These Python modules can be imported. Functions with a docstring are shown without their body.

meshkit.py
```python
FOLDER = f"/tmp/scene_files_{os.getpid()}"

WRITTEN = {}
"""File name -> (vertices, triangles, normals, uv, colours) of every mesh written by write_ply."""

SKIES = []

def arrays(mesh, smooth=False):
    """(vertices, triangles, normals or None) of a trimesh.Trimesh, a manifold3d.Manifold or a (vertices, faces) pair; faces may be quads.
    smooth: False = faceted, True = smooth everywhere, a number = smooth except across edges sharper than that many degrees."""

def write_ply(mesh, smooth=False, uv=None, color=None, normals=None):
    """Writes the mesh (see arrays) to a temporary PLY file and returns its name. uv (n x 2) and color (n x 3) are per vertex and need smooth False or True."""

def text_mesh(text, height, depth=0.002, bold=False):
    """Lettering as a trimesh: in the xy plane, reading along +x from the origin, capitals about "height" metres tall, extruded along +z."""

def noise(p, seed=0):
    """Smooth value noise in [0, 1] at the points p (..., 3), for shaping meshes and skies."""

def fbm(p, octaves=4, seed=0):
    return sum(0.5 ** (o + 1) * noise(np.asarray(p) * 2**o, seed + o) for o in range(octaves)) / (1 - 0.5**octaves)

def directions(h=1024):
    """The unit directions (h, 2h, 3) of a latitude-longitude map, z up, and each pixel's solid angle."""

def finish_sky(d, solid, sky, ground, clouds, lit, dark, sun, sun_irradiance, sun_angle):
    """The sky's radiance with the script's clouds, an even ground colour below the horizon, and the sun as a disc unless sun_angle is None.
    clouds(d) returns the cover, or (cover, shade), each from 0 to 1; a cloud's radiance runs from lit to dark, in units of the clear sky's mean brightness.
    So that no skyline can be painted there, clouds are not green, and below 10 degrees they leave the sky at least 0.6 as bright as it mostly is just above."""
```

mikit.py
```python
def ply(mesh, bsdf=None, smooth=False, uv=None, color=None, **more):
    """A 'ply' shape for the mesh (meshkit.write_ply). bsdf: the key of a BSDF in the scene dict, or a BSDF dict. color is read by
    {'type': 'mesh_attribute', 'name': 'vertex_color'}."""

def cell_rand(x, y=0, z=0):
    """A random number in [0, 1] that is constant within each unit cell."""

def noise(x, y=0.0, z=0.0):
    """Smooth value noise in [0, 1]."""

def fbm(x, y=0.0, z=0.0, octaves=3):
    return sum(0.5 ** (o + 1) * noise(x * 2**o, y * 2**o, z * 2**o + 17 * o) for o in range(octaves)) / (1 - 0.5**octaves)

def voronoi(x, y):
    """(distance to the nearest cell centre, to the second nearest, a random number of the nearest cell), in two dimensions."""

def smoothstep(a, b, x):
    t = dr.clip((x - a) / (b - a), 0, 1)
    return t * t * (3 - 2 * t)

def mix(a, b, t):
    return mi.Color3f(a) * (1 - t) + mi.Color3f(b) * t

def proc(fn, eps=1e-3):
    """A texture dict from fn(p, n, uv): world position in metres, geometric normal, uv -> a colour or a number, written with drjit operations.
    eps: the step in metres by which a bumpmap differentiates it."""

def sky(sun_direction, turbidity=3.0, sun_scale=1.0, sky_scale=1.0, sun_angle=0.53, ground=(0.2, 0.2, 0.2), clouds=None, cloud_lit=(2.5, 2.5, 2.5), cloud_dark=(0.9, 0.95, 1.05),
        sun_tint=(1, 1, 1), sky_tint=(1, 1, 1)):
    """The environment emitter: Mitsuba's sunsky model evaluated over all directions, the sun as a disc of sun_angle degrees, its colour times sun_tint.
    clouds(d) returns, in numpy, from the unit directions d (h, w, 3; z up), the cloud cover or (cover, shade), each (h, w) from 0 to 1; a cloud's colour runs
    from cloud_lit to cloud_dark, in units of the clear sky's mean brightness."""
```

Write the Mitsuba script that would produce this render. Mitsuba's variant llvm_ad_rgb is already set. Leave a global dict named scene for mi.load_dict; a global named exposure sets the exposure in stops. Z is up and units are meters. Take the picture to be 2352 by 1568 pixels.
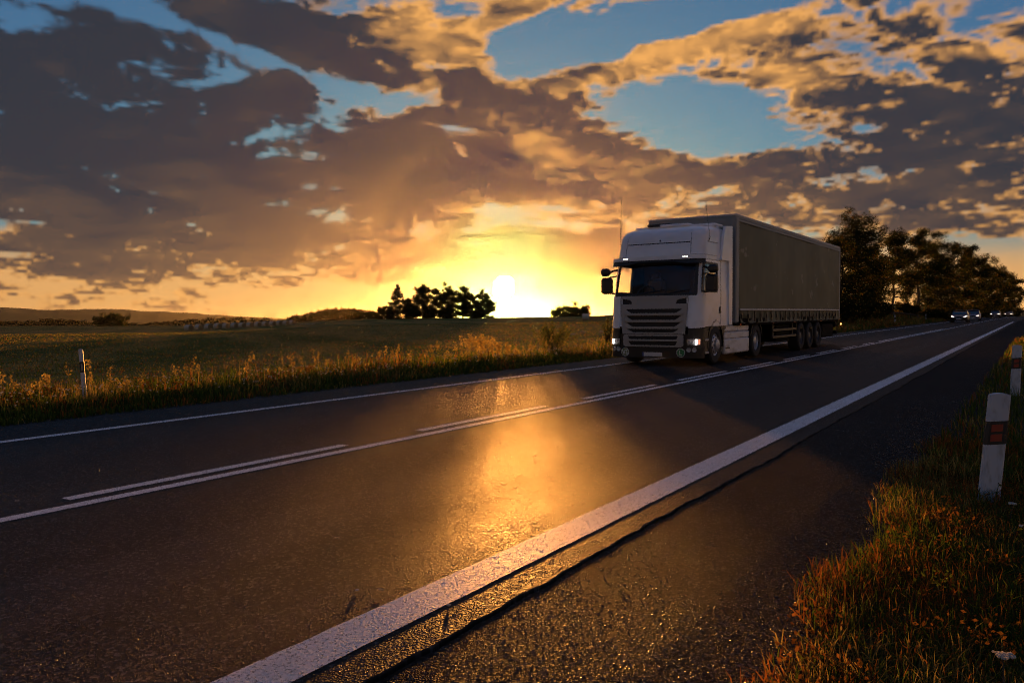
import math, numpy as np, trimesh, manifold3d, shapely.geometry as sg, shapely.affinity as sa
import drjit as dr, mitsuba as mi, mikit, meshkit
from mikit import noise, fbm, voronoi, cell_rand, smoothstep, mix, proc

# ------------------------------------------------------------------ camera, sky, exposure
EYE = 1.30
PITCH = math.atan(39 / 1829)
Tm = mi.ScalarTransform4f
scene, labels = {}, {}
HAZE = 1.9e-5
scene['haze_air'] = {'type': 'homogeneous', 'albedo': {'type': 'rgb', 'value': [.95, .95, .95]}, 'sigma_t': HAZE, 'phase': {'type': 'hg', 'g': 0.92}}
scene['camera'] = {'type': 'perspective', 'fov_axis': 'x', 'fov': math.degrees(2 * math.atan(1176 / 1829)), 'near_clip': 0.05, 'far_clip': 30000.0,
                   'to_world': Tm().look_at(origin=[0, 0, EYE], target=[0, math.cos(PITCH), EYE - math.sin(PITCH)], up=[0, 0, 1]),
                   'medium': {'type': 'ref', 'id': 'haze_air'}}
exposure = 2.0
SUN_AZ, SUN_EL = -0.6, 2.7
sun_dir = [math.sin(math.radians(SUN_AZ)) * math.cos(math.radians(SUN_EL)), math.cos(math.radians(SUN_AZ)) * math.cos(math.radians(SUN_EL)), math.sin(math.radians(SUN_EL))]

# cloud banks: azimuth, elevation, half-width, half-height, tilt (degrees), cover, density of shade
BANKS = [(-26.9, 11.4, 10.47, 6.43, -8, 0.55, 0.5), (-13.1, 11.9, 11.29, 3.66, -14, 0.5, 0.4), (-29.3, 14.6, 7.15, 3.55, -10, 0.4, 0.4), (-3.9, 12.8, 5.3, 2.34, -20, 0.4, 0.4), (0.1, 10.7, 5.95, 1.88, -15, 0.35, 0.2), (-23.0, 7.9, 12.74, 1.73, -3, 0.45, 0.4), (-8.6, 10.6, 9.19, 2.48, -10, 0.35, 0.3), (-17.5, 19.7, 7.69, 1.79, -6, 0.55, 0.4), (-24.8, 19.5, 2.84, 0.63, -15, -0.6, 0), (-30.9, 18.3, 2.07, 0.67, -10, -0.4, 0), (-16.3, 17.3, 6.35, 0.66, -18, -0.5, 0), (-9.8, 16.2, 3.95, 0.86, -20, -0.55, 0), (-6.7, 15.3, 2.78, 0.5, -15, -0.35, 0), (-9.2, 17.8, 3.97, 1.24, -12, 0.45, 0.2), (-5.5, 20.2, 4.04, 1.25, -10, 0.2, -0.3), (-3.9, 18.5, 3.43, 0.94, -6, 0.45, -0.35), (0.1, 21.4, 3.45, 1.1, 25, 0.5, -0.1), (4.8, 21.7, 2.8, 0.56, 10, 0.35, -0.5), (7.0, 19.6, 8.02, 1.87, 0, -0.55, 0), (3.9, 17.1, 4.68, 1.72, 5, 0.45, -0.35), (5.4, 17.9, 2.17, 0.62, 0, 0.2, 0.5), (-1.4, 15.4, 3.29, 1.57, -12, 0.5, 0.15), (2.3, 15.7, 1.88, 0.63, -20, -0.2, 0), (9.4, 13.8, 6.1, 1.39, 0, -0.45, 0), (16.0, 18.9, 5.79, 1.05, 8, 0.5, -0.6), (11.9, 17.4, 5.1, 1.38, -12, 0.5, -0.6), (9.4, 18.6, 2.13, 1.08, 0, 0.3, -0.5), (18.8, 16.0, 2.24, 1.48, 30, 0.35, -0.5), (21.1, 15.3, 1.64, 1.17, 0, 0.3, -0.1), (26.8, 18.2, 3.24, 0.7, 5, 0.25, 0.2), (22.9, 20.3, 3.19, 0.72, -5, 0.4, 0.3), (16.0, 20.6, 6.37, 0.75, 0, -0.4, 0), (30.4, 18.4, 3.49, 0.68, 0, -0.2, 0), (22.9, 17.5, 2.39, 0.63, 20, -0.3, 0), (28.8, 14.1, 7.94, 3.3, 8, 0.75, 0.55), (30.4, 16.7, 3.03, 0.76, -5, 0.3, -0.4), (29.2, 11.2, 7.87, 3.01, 0, 0.55, 0.5), (20.2, 10.6, 6.34, 1.62, -8, 0.55, 0.35), (15.4, 14.1, 3.49, 0.91, 10, -0.25, 0), (23.2, 12.9, 2.38, 0.72, 8, -0.5, 0), (7.0, 12.7, 4.94, 1.4, -15, 0.5, 0.35), (11.6, 10.5, 2.71, 1.23, 0, 0.4, 0.1), (2.3, 12.2, 4.69, 1.25, -15, 0.2, -0.45), (9.4, 10.8, 1.83, 0.77, 0, 0.1, -0.3), (16.0, 8.2, 13.03, 1.66, -3, 0.4, 0.25), (28.0, 7.3, 8.05, 1.94, 0, 0.45, 0.3), (13.1, 5.6, 11.89, 1.53, 0, 0.3, 0.1), (-1.4, 8.2, 6.89, 0.88, -6, -0.45, -0.5), (5.4, 8.5, 3.73, 0.94, 0, -0.1, -0.5), (-22.2, 6.5, 4.83, 0.64, -6, -0.35, -0.3), (-29.3, 6.7, 3.57, 0.33, -6, -0.2, -0.3), (-18.6, 5.9, 3.38, 0.36, 0, -0.25, -0.2), (-14.6, 5.0, 17.6, 1.36, -2, 0.6, 0.25), (-29.3, 4.2, 7.62, 1.23, 0, 0.5, 0.3), (0.8, 5.5, 10.34, 1.1, -3, 0.55, 0.05), (-26.9, 3.3, 10.47, 0.61, -2, 0.4, 0.2), (-30.5, 1.5, 4.19, 0.27, 0, 0.35, 0.1), (2.3, 3.9, 9.38, 0.31, 0, 0.1, -0.3), (31.6, 3.9, 3.64, 1.07, 0, -0.35, 0), (21.6, 5.1, 5.42, 0.87, 0, 0.2, 0.1), (2.9, 19.5, 5.31, 1.88, 0, -0.45, 0), (13.6, 20.7, 9.76, 1.07, 0, -0.4, 0), (10.7, 14.6, 4.84, 1.23, -5, -0.35, 0), (4.8, 15.1, 1.87, 0.94, 0, -0.2, 0), (14.5, 15.1, 2.35, 0.76, 0, -0.15, 0), (25.3, 16.7, 1.54, 0.71, 0, -0.2, 0), (3.6, 13.6, 4.37, 1.88, -15, 0.35, 0.3), (-2.4, 16.3, 3.75, 1.56, -12, 0.25, 0.25), (8.5, 10.0, 4.9, 1.55, -5, 0.25, 0.25), (-5.5, 12.7, 4.97, 2.49, -20, 0.25, 0.2), (31.1, 2.8, 3.21, 0.94, 0, -0.3, -0.3), (11.9, 13.4, 1.8, 0.77, 0, -0.2, 0)]


def ss(a, b, x):
    t = np.clip((x - a) / (b - a), 0, 1)
    return t * t * (3 - 2 * t)


def clouds(d):
    az, el = np.degrees(np.arctan2(d[..., 0], d[..., 1])), np.degrees(np.arcsin(d[..., 2]))
    k = 1 / (d[..., 2] + .16)
    ca, sa_ = math.cos(.55), math.sin(.55)
    p = np.stack([(d[..., 0] * ca - d[..., 1] * sa_) * k, (d[..., 0] * sa_ + d[..., 1] * ca) * k, 0 * k], -1)
    w1, w2 = meshkit.fbm(p * 3. + 7.3, 4, 5) - .5, meshkit.fbm(p * 3. + 2.1, 4, 6) - .5
    q = p + np.stack([w1, w2, 0 * w1], -1) * .30
    n = meshkit.fbm(q * np.array([4.2, 4.6, 1]) + 3.1, 6, 1) - .5
    n2 = meshkit.fbm(q * np.array([13, 14., 1]) + 1.7, 5, 9) - .5
    n4 = meshkit.fbm(q * np.array([33., 35, 1]) + 4.7, 3, 19) - .5
    n3 = meshkit.fbm((p + np.stack([w2, w1, 0 * w1], -1) * .2) * np.array([6., 6.6, 1]) + 9.7, 5, 13) - .5
    aw, ew = az + w1 * 7, el + w2 * 3.2 * np.clip(el / 12, .15, 1)
    M, D = np.zeros_like(az), np.zeros_like(az)
    for a0, e0, ra, re, rot, a, s in BANKS:
        c, sn = math.cos(math.radians(rot)), math.sin(math.radians(rot))
        x, y = aw - a0, ew - e0
        g = np.exp(-(((x * c + y * sn) / ra) ** 2 + ((-x * sn + y * c) / re) ** 2))
        M += a * g
        D += s * g
    inside = 1 / (1 + np.exp((np.abs(az) - 40) / 3)) / (1 + np.exp((el - 28) / 3))
    belt = ss(8, 10.5, el) * ss(25, 20, el)                   # the bank of cloud goes on all round at this height
    M, D = M * inside + (1 - inside) * (.36 * belt - .04), D * inside + (1 - inside) * (.85 * belt - .15)
    M = .55 * np.tanh(M / .5)
    dens = M - .07 + n * 1.0 + n2 * .9 + n4 * .55
    left = ss(-6, -20, az) * ss(4.5, 8, el)
    cover = ss(-.02, .19, dens)
    thick = ss(.04, .34, dens)
    sunw = np.exp(-((az + .75) / 20) ** 2 - ((el - 2.3) / 6.5) ** 2)
    shade = -.02 + thick * .80 + D * .72 + n3 * 1.1 + n2 * 1.1 + n4 * .9 + 1.0 * left
    shade = np.clip(np.minimum(shade, 1.02 - .17 * np.exp(-el / 5) - .24 * sunw + n3 * .22), 0, 1)
    shade = np.maximum(shade, np.minimum(thick * .80 * np.clip(.25 + 2 * D, 0, 1), 1.0 - .2 * sunw))
    low = ss(6.5, 3.0, el + w2 * 2.5)                       # the thin warm layer along the horizon
    veil = np.maximum(.8 * low, .7 * sunw * ss(14, 7, el))
    shade = shade * cover / np.maximum(cover + veil * (1 - cover), 1e-6)
    cover = cover + veil * (1 - cover)
    return cover * .985, shade


SKYP = dict(turbidity=3, sun_scale=6.5, sun_angle=1.3, sun_tint=(1, 1.10, 4.0), sky_tint=(.29, .80, 1.88), cloud_lit=(9.8, 4.6, 1.2), cloud_dark=(.34, .38, .52))
scene['sky'] = mikit.sky(sun_dir, clouds=clouds, **SKYP)

# ------------------------------------------------------------------ the road's own frame: L along it, S to its left, w above it
TH = math.atan(1204 / 1829)
SN, CS = math.sin(TH), math.cos(TH)


def zr(L):
    L = np.asarray(L, float)
    return .0142 * L - .00028 * np.maximum(L - 215, 0) ** 2 + .00028 * np.maximum(L - 290, 0) ** 2


def bend(L):
    return 1.45e-4 * np.maximum(np.asarray(L, float) - 120, 0) ** 2


def R(L, S, w=0.0):
    L, S, w = np.broadcast_arrays(np.asarray(L, float), np.asarray(S, float), np.asarray(w, float))
    S = S - bend(L)
    return np.stack([L * SN - S * CS, L * CS + S * SN, zr(L) + w], -1)


def LS(x, y):
    L, S = x * SN + y * CS, -x * CS + y * SN
    return L, S + bend(L)


def az_at(px):
    return math.atan((px - 1176) / 1829)


# ------------------------------------------------------------------ helpers
def put(key, mesh, bsdf, smooth=False, label=None, cat=None, group=None, kind=None, **kw):
    base, n = key, 1
    while key in scene or key in labels and labels[key].get('_thing'):
        key = f'{base}_{n:03d}'
        n += 1
    scene[key] = mikit.ply(mesh, bsdf, smooth, **kw)
    tag(key, label, cat, group, kind)
    return key


def tag(key, label=None, cat=None, group=None, kind=None):
    d = {k: v for k, v in dict(label=label, category=cat, group=group, kind=kind).items() if v}
    if d:
        labels[key] = d


def thing(name, label, cat, group=None):
    key, n = name, 1
    while key in labels or any(k == key or k.startswith(key + '__') for k in scene):
        key = f'{name}_{n:03d}'
        n += 1
    tag(key, label, cat, group)
    return key


def cat_(ms):
    return trimesh.util.concatenate([m for m in ms if m is not None])


def box(lo, hi, bevel=0.0):
    lo, hi = np.minimum(lo, hi).astype(float), np.maximum(lo, hi).astype(float)
    if bevel <= 0:
        m = trimesh.creation.box(hi - lo)
        m.apply_translation((lo + hi) / 2)
        return m
    b = min(bevel, .49 * (hi - lo).min())
    pts = []
    for k in range(3):
        l2, h2 = lo + b, hi - b
        l2[k], h2[k] = lo[k], hi[k]
        pts += [[x, y, z] for x in (l2[0], h2[0]) for y in (l2[1], h2[1]) for z in (l2[2], h2[2])]
    return trimesh.convex.convex_hull(np.array(pts))


def tube(pts, rad, n=6):
    pts = np.asarray(pts, float)
    rad = np.broadcast_to(np.asarray(rad, float), len(pts))
    d = np.gradient(pts, axis=0)
    d /= np.linalg.norm(d, axis=1, keepdims=True) + 1e-12
    ref = np.array([0, 0, 1.]) if abs(d[:, 2]).mean() < .8 else np.array([1., 0, 0])
    a = np.cross(d, ref)
    a /= np.linalg.norm(a, axis=1, keepdims=True)
    b = np.cross(d, a)
    t = np.arange(n) * 2 * np.pi / n
    v = (pts[:, None] + rad[:, None, None] * (np.cos(t)[None, :, None] * a[:, None] + np.sin(t)[None, :, None] * b[:, None])).reshape(-1, 3)
    f = []
    for i in range(len(pts) - 1):
        for j in range(n):
            k = (j + 1) % n
            f += [[i * n + j, i * n + k, i * n + n + k], [i * n + j, i * n + n + k, i * n + n + j]]
    v = np.vstack([v, pts[:1], pts[-1:]])
    c0, c1 = len(v) - 2, len(v) - 1
    m = (len(pts) - 1) * n
    for j in range(n):
        k = (j + 1) % n
        f += [[c0, k, j], [c1, m + j, m + k]]
    return trimesh.Trimesh(v, f, process=False)


def grid_mesh(P):
    """P (a, b, 3) -> one sheet."""
    a, b = P.shape[:2]
    i = np.arange(a * b).reshape(a, b)
    f = np.stack([i[:-1, :-1], i[1:, :-1], i[1:, 1:], i[:-1, 1:]], -1).reshape(-1, 4)
    return trimesh.Trimesh(P.reshape(-1, 3), np.vstack([f[:, [0, 1, 2]], f[:, [0, 2, 3]]]), process=False)


def revolve(profile, n=32, axis='y'):
    """profile: (radius, along) pairs, revolved round the axis."""
    m = trimesh.creation.revolve(np.asarray(profile, float), sections=n)
    if axis == 'y':
        m.apply_transform(trimesh.transformations.rotation_matrix(-np.pi / 2, [1, 0, 0]))
    if axis == 'x':
        m.apply_transform(trimesh.transformations.rotation_matrix(np.pi / 2, [0, 1, 0]))
    return m


def extr(poly, depth):
    gs = getattr(poly, 'geoms', [poly])
    return cat_([trimesh.creation.extrude_polygon(g, depth, engine='earcut') for g in gs if g.area > 1e-7])


# ------------------------------------------------------------------ materials
def rgb(*c):
    return {'type': 'rgb', 'value': list(c)}


def pr(color, rough=.5, two=True, **kw):
    b = {'type': 'principled', 'base_color': rgb(*color) if isinstance(color, tuple) else color, 'roughness': rough, **kw}
    return {'type': 'twosided', 'bsdf': b} if two else b


def bumped(bsdf, fn, scale, eps=1e-3):
    return {'type': 'bumpmap', 'height': proc(fn, eps), 'scale': scale, 'bsdf': bsdf}


def asphalt_color(p, n, uv):
    v1, v2, r = voronoi(p.x * 70, p.y * 70)
    grain = cell_rand(p.x * 170, p.y * 170)
    patch = fbm(p.x * .6, p.y * .6, 0, 3)
    track = fbm((-p.x * CS + p.y * SN) * 2.2, (p.x * SN + p.y * CS) * .06, 0, 3)
    c = .003 + .075 * r * r * r * r * r + .006 * grain + .007 * patch + .012 * smoothstep(.45, .75, track)
    c = c * (.45 + .75 * smoothstep(.02, .22, v2 - v1))
    L, S = p.x * SN + p.y * CS, -p.x * CS + p.y * SN
    crack = dr.abs(S - 3.95 + .10 * (noise(L * .9, 3) - .5) + .03 * (noise(L * 9, 7) - .5))
    k = smoothstep(.006, .018, crack + .02 * noise(L * .55, 11)) 
    k = dr.select((L > 4) & (L < 60), k, 1)
    return mix((.006, .006, .006), (1.0, .99, .97), 1) * c * (.25 + .75 * k)


def asphalt_rough(p, n, uv):
    L, S = p.x * SN + p.y * CS, -p.x * CS + p.y * SN
    return .47 + .07 * noise(S * 1.8, L * .05) + .06 * (fbm(p.x * 5, p.y * 5, 2, 3) - .5) + .10 * (noise(p.x * 45, p.y * 45) - .5)


def asphalt_height(p, n, uv):
    v1, v2, r = voronoi(p.x * 70, p.y * 70)
    stone = (1 - smoothstep(.0, .62, v1)) * (.35 + .65 * r)
    return stone + .7 * noise(p.x * 120, p.y * 120)


def shoulder_color(p, n, uv):
    v1, v2, r = voronoi(p.x * 85, p.y * 85)
    patch = fbm(p.x * 1.1 + 5, p.y * 1.1, 0, 3)
    c = .003 + .09 * r * r * r * r * r + .010 * patch
    return mi.Color3f(1.0, .98, .95) * c * (.4 + .8 * smoothstep(.02, .25, v2 - v1))


def shoulder_height(p, n, uv):
    v1, v2, r = voronoi(p.x * 85, p.y * 85)
    return (1 - smoothstep(0, .6, v1)) * (.3 + .7 * r) + .8 * noise(p.x * 130, p.y * 130)


def paint_color(p, n, uv):
    v1, v2, r = voronoi(p.x * 80, p.y * 80)
    hole = smoothstep(.66, .78, fbm(p.x * 120, p.y * 120, 3, 3) + .10 * fbm(p.x * 1.3, p.y * 1.3, 0, 2))
    gap = 1 - smoothstep(.0, .10, v2 - v1)
    c = .78 + .10 * r - .10 * fbm(p.x * 2, p.y * 2, 0, 3)
    return mix((1, .99, .96), (.06, .06, .06), dr.clip(hole * .8 + gap * .35, 0, 1)) * c


def field_color(p, n, uv):
    a = fbm(p.x * .05, p.y * .02, 0, 4)
    b = fbm(p.x * .9, p.y * .9, 0, 3)
    s = .5 + .5 * dr.sin((p.x * .35 + p.y * .12 + 6 * fbm(p.x * .02, p.y * .02, 0, 2)) * 1.6)
    g = mix((.075, .090, .018), (.240, .165, .042), smoothstep(.35, .7, a * .8 + .25 * s))
    return g * (.55 + .9 * b)


def field_height(p, n, uv):
    return fbm(p.x * 2.2, p.y * 2.2, 0, 3) + .5 * fbm(p.x * .5, p.y * .3, 0, 2)


def soil_color(p, n, uv):
    b = fbm(p.x * 14, p.y * 14, 0, 3)
    return mix((.018, .017, .008), (.055, .048, .020), b)


def tarp_color(p, n, uv):
    a = fbm(p.x * .8, p.z * 1.1, p.y * .8, 4)
    s = fbm(p.x * 3, p.z * .35, p.y * 3, 3)
    spot = smoothstep(.74, .80, noise(p.x * 1.7, p.y * 1.7, p.z * 2.1) * .7 + .3 * noise(p.x * 9, p.y * 9, p.z * 9))
    return mix(mix((.070, .076, .044), (.135, .140, .092), dr.clip(a * 1.1 + s * .6 - .4, 0, 1)), (.26, .25, .21), .6 * spot)


def dirt_white(p, n, uv):
    a = fbm(p.x * 3, p.y * 3, p.z * 3, 4)
    return mix((.86, .86, .87), (.78, .775, .76), smoothstep(.45, .75, a))


def skirt_white(p, n, uv):
    a = fbm(p.x * 4, p.y * 4, p.z * 7, 4)
    return mix((.72, .72, .72), (.50, .48, .44), smoothstep(.40, .72, a))


def post_color(p, n, uv):
    a = fbm(p.x * 30, p.y * 30, p.z * 9, 4)
    return mix((.50, .53, .56), (.36, .37, .36), smoothstep(.48, .75, a))


def bale_color(p, n, uv):
    a = fbm(p.x * 6, p.y * 6, p.z * 10, 3)
    return mix((.36, .34, .24), (.54, .52, .42), a)


def bale_end(p, n, uv):
    a = fbm(p.x * 9, p.y * 9, p.z * 9, 3)
    return mix((.10, .075, .03), (.26, .20, .09), a)


def bark(p, n, uv):
    a = fbm(p.x * 8, p.y * 8, p.z * 3, 4)
    return mix((.035, .028, .02), (.12, .10, .075), a)


def hill_color(p, n, uv):
    a = fbm(p.x * .004, p.y * .004, 0, 4)
    return mix((.035, .05, .02), (.09, .10, .04), a)


BS = {
    'm_asphalt': bumped(pr(proc(asphalt_color), proc(asphalt_rough), specular=.08), asphalt_height, .0038),
    'm_shoulder': bumped(pr(proc(shoulder_color), .54, specular=.06), shoulder_height, .0075),
    'm_paint': bumped(pr(proc(paint_color), .55), asphalt_height, .0022),
    'm_field': bumped(pr(proc(field_color), .9, specular=.1), field_height, .10, eps=.02),
    'm_chips': pr({'type': 'mesh_attribute', 'name': 'vertex_color'}, .34, specular=.45),
    'm_soil': pr(proc(soil_color), .95, specular=.1),
    'm_hill': pr(proc(hill_color), .95, specular=.05),
    'm_leaf': {'type': 'principledthin', 'base_color': {'type': 'mesh_attribute', 'name': 'vertex_color'}, 'roughness': .55, 'diff_trans': .95, 'eta': 1.35},
    'm_grass': {'type': 'principledthin', 'base_color': {'type': 'mesh_attribute', 'name': 'vertex_color'}, 'roughness': .45, 'diff_trans': 1.05, 'eta': 1.35},
    'm_bark': pr(proc(bark), .9),
    'm_white': pr(proc(dirt_white), .25, specular=.5, clearcoat=.8, clearcoat_gloss=.9),
    'm_skirt': pr(proc(skirt_white), .38, specular=.5),
    'm_grille': pr((.38, .355, .32), .40, specular=.5),
    'm_black': pr((.018, .017, .016), .42),
    'm_mesh': pr((.010, .009, .008), .6),
    'm_rubber': pr((.016, .016, .016), .75),
    'm_steel': pr((.42, .42, .42), .38, metallic=.8),
    'm_alu': pr((.55, .56, .57), .40, metallic=.6),
    'm_dark_rim': pr((.10, .10, .10), .5, metallic=.3),
    'm_chassis': pr((.006, .006, .006), .8, specular=.1),
    'm_tarp': pr(proc(tarp_color), .55, specular=.4),
    'm_post_grey': pr((.26, .27, .26), .5),
    'm_rail': pr((.50, .51, .52), .45),
    'm_inside': pr((.022, .018, .015), .85),
    'm_seat': pr((.11, .07, .045), .9),
    'm_glass': {'type': 'thindielectric', 'int_ior': 1.22},
    'm_lens': {'type': 'thindielectric', 'int_ior': 1.4},
    'm_green': pr((.03, .22, .07), .45),
    'm_olive': pr((.20, .21, .07), .45),
    'm_signwhite': pr((.72, .72, .70), .45),
    'm_plate': pr((.62, .60, .58), .45),
    'm_plate_blue': pr((.03, .06, .22), .45),
    'm_mirror': pr((.6, .6, .6), .05, metallic=1.0),
    'm_amber': pr((.55, .16, .02), .3),
    'm_post': pr(proc(post_color), .5),
    'm_post_black': pr((.014, .014, .014), .5),
    'm_red': pr((.24, .010, .010), .30),
    'm_bale': pr(proc(bale_color), .7),
    'm_bale_end': pr(proc(bale_end), .95),
    'm_straw': pr((.30, .22, .09), .95),
    'm_car_black': pr((.012, .012, .014), .25, clearcoat=1.0, clearcoat_gloss=.95),
    'm_car_blue': pr((.15, .17, .24), .30, metallic=.4, clearcoat=1.0),
    'm_car_grey': pr((.05, .05, .052), .30, metallic=.3, clearcoat=1.0),
    'm_car_glass': pr((.01, .012, .014), .06, specular=.7),
    'm_wood': pr((.03, .022, .014), .8),
    'm_dryleaf': pr((.42, .36, .26), .7),
    'm_pebble': pr((.45, .43, .40), .7),
    'm_flower': {'type': 'principledthin', 'base_color': rgb(.72, .70, .62), 'roughness': .7, 'diff_trans': 1.0},
}
scene.update(BS)


def glow(c, power):
    return {'type': 'area', 'radiance': {'type': 'rgb', 'value': [x * power for x in c]}}


# ------------------------------------------------------------------ terrain
CREST = np.array([[-4000, 748, 700], [-600, 748, 700], [0, 748.5, 700], [420, 747.5, 620], [560, 744, 460], [660, 740, 400], [760, 735, 340], [850, 732, 310], [1000, 730, 290], [1140, 729.5, 290],
                  [1300, 727, 255], [1400, 724, 240], [1700, 712, 240], [2035, 698, 250], [2200, 703, 280], [2352, 722, 300], [3000, 735, 300], [9000, 745, 300]], float)
CREST_AZ = np.arctan((CREST[:, 0] - 1176) / 1829)


def height(x, y):
    """The ground's height: the verges beside the road, then fields that rise to a crest and drop behind it."""
    x, y = np.asarray(x, float), np.asarray(y, float)
    L, S = LS(x, y)
    r = np.hypot(x, y)
    az = np.arctan2(x, y)
    Lc = np.clip(L, -60, 330)
    Le = np.clip(L * np.clip(16.5 / np.maximum(S, 1), 0, 1), -60, 330)      # where this bearing leaves the verge
    fe = ss(45, 80, Le)
    u = S - 10.7
    farther = ss(45, 80, Lc)
    verge = (1 - farther) * (.02 * ss(0, .8, u) - .34 * ss(1.8, 4.5, u)) + farther * 1.15 * ss(.8, 5, u)
    left = zr(np.minimum(Lc, 205)) * (Lc < 205) + zr(Lc) * (Lc >= 205) + verge
    a = np.clip(az, CREST_AZ[0], CREST_AZ[-1])
    yc, rc = np.interp(a, CREST_AZ, CREST[:, 1]), np.interp(a, CREST_AZ, CREST[:, 2])
    zc = EYE + (745 - yc) / 1829 * rc
    near = zr(Le) - .33 * (1 - fe) + 1.15 * fe
    r0 = np.where(S > 1, 16.5 * r / np.maximum(S, 1), 1e9)
    rcc = np.maximum(rc / np.cos(np.clip(az, -1.2, 1.2)), r0 + 40)
    t = np.clip((r - r0) / (rcc - r0), 0, 1)
    zf = near + (zc - near) * t ** 1.25
    swell = (meshkit.fbm(np.stack([x * .03, y * .03, 0 * x], -1), 3, 3) - .5) * .5 * ss(0, .15, t) * (1 - t)
    drop = np.maximum(r - rcc, 0)
    zf = zf + swell - np.minimum(drop * .035, 7)
    zl = np.where(S > 16.5, zf, left)
    v = .73 - S
    zright = zr(Lc) - .01 - .30 * ss(.9, 4.5, v) - .6 * ss(8, 40, v)
    zright = zright * ss(500, 300, r) - 5 * ss(300, 700, r)
    z = np.where(S > 5, zl, zright)
    return np.where((r > 900), np.minimum(z, -4), z)


def sunk(x, y):
    L, S = LS(x, y)
    return height(x, y) - .40 * ss(17.2, 15.6, S) * ss(-7, -5.4, S) * (L < 330) * (L > -45)


azs = np.concatenate([np.linspace(-math.pi, -1.0, 60, endpoint=False), np.linspace(-1.0, 1.0, 640), np.linspace(1.0, math.pi, 60)[1:]])
rs = np.concatenate([[0.5], np.geomspace(3, 800, 210), np.geomspace(900, 12000, 24)])
AZ, RR = np.meshgrid(azs, rs, indexing='ij')
X, Y = RR * np.sin(AZ), RR * np.cos(AZ)
put('ground', grid_mesh(np.stack([X, Y, sunk(X, Y)], -1)), 'm_field', True, label='mown field of dull green and straw coloured grass rising to a low crest', kind='structure')


def strip(L, S, lift=0.0):
    LL, SS = np.meshgrid(L, S, indexing='ij')
    P = R(LL, SS)
    P[..., 2] = height(P[..., 0], P[..., 1]) + lift
    return P


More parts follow.
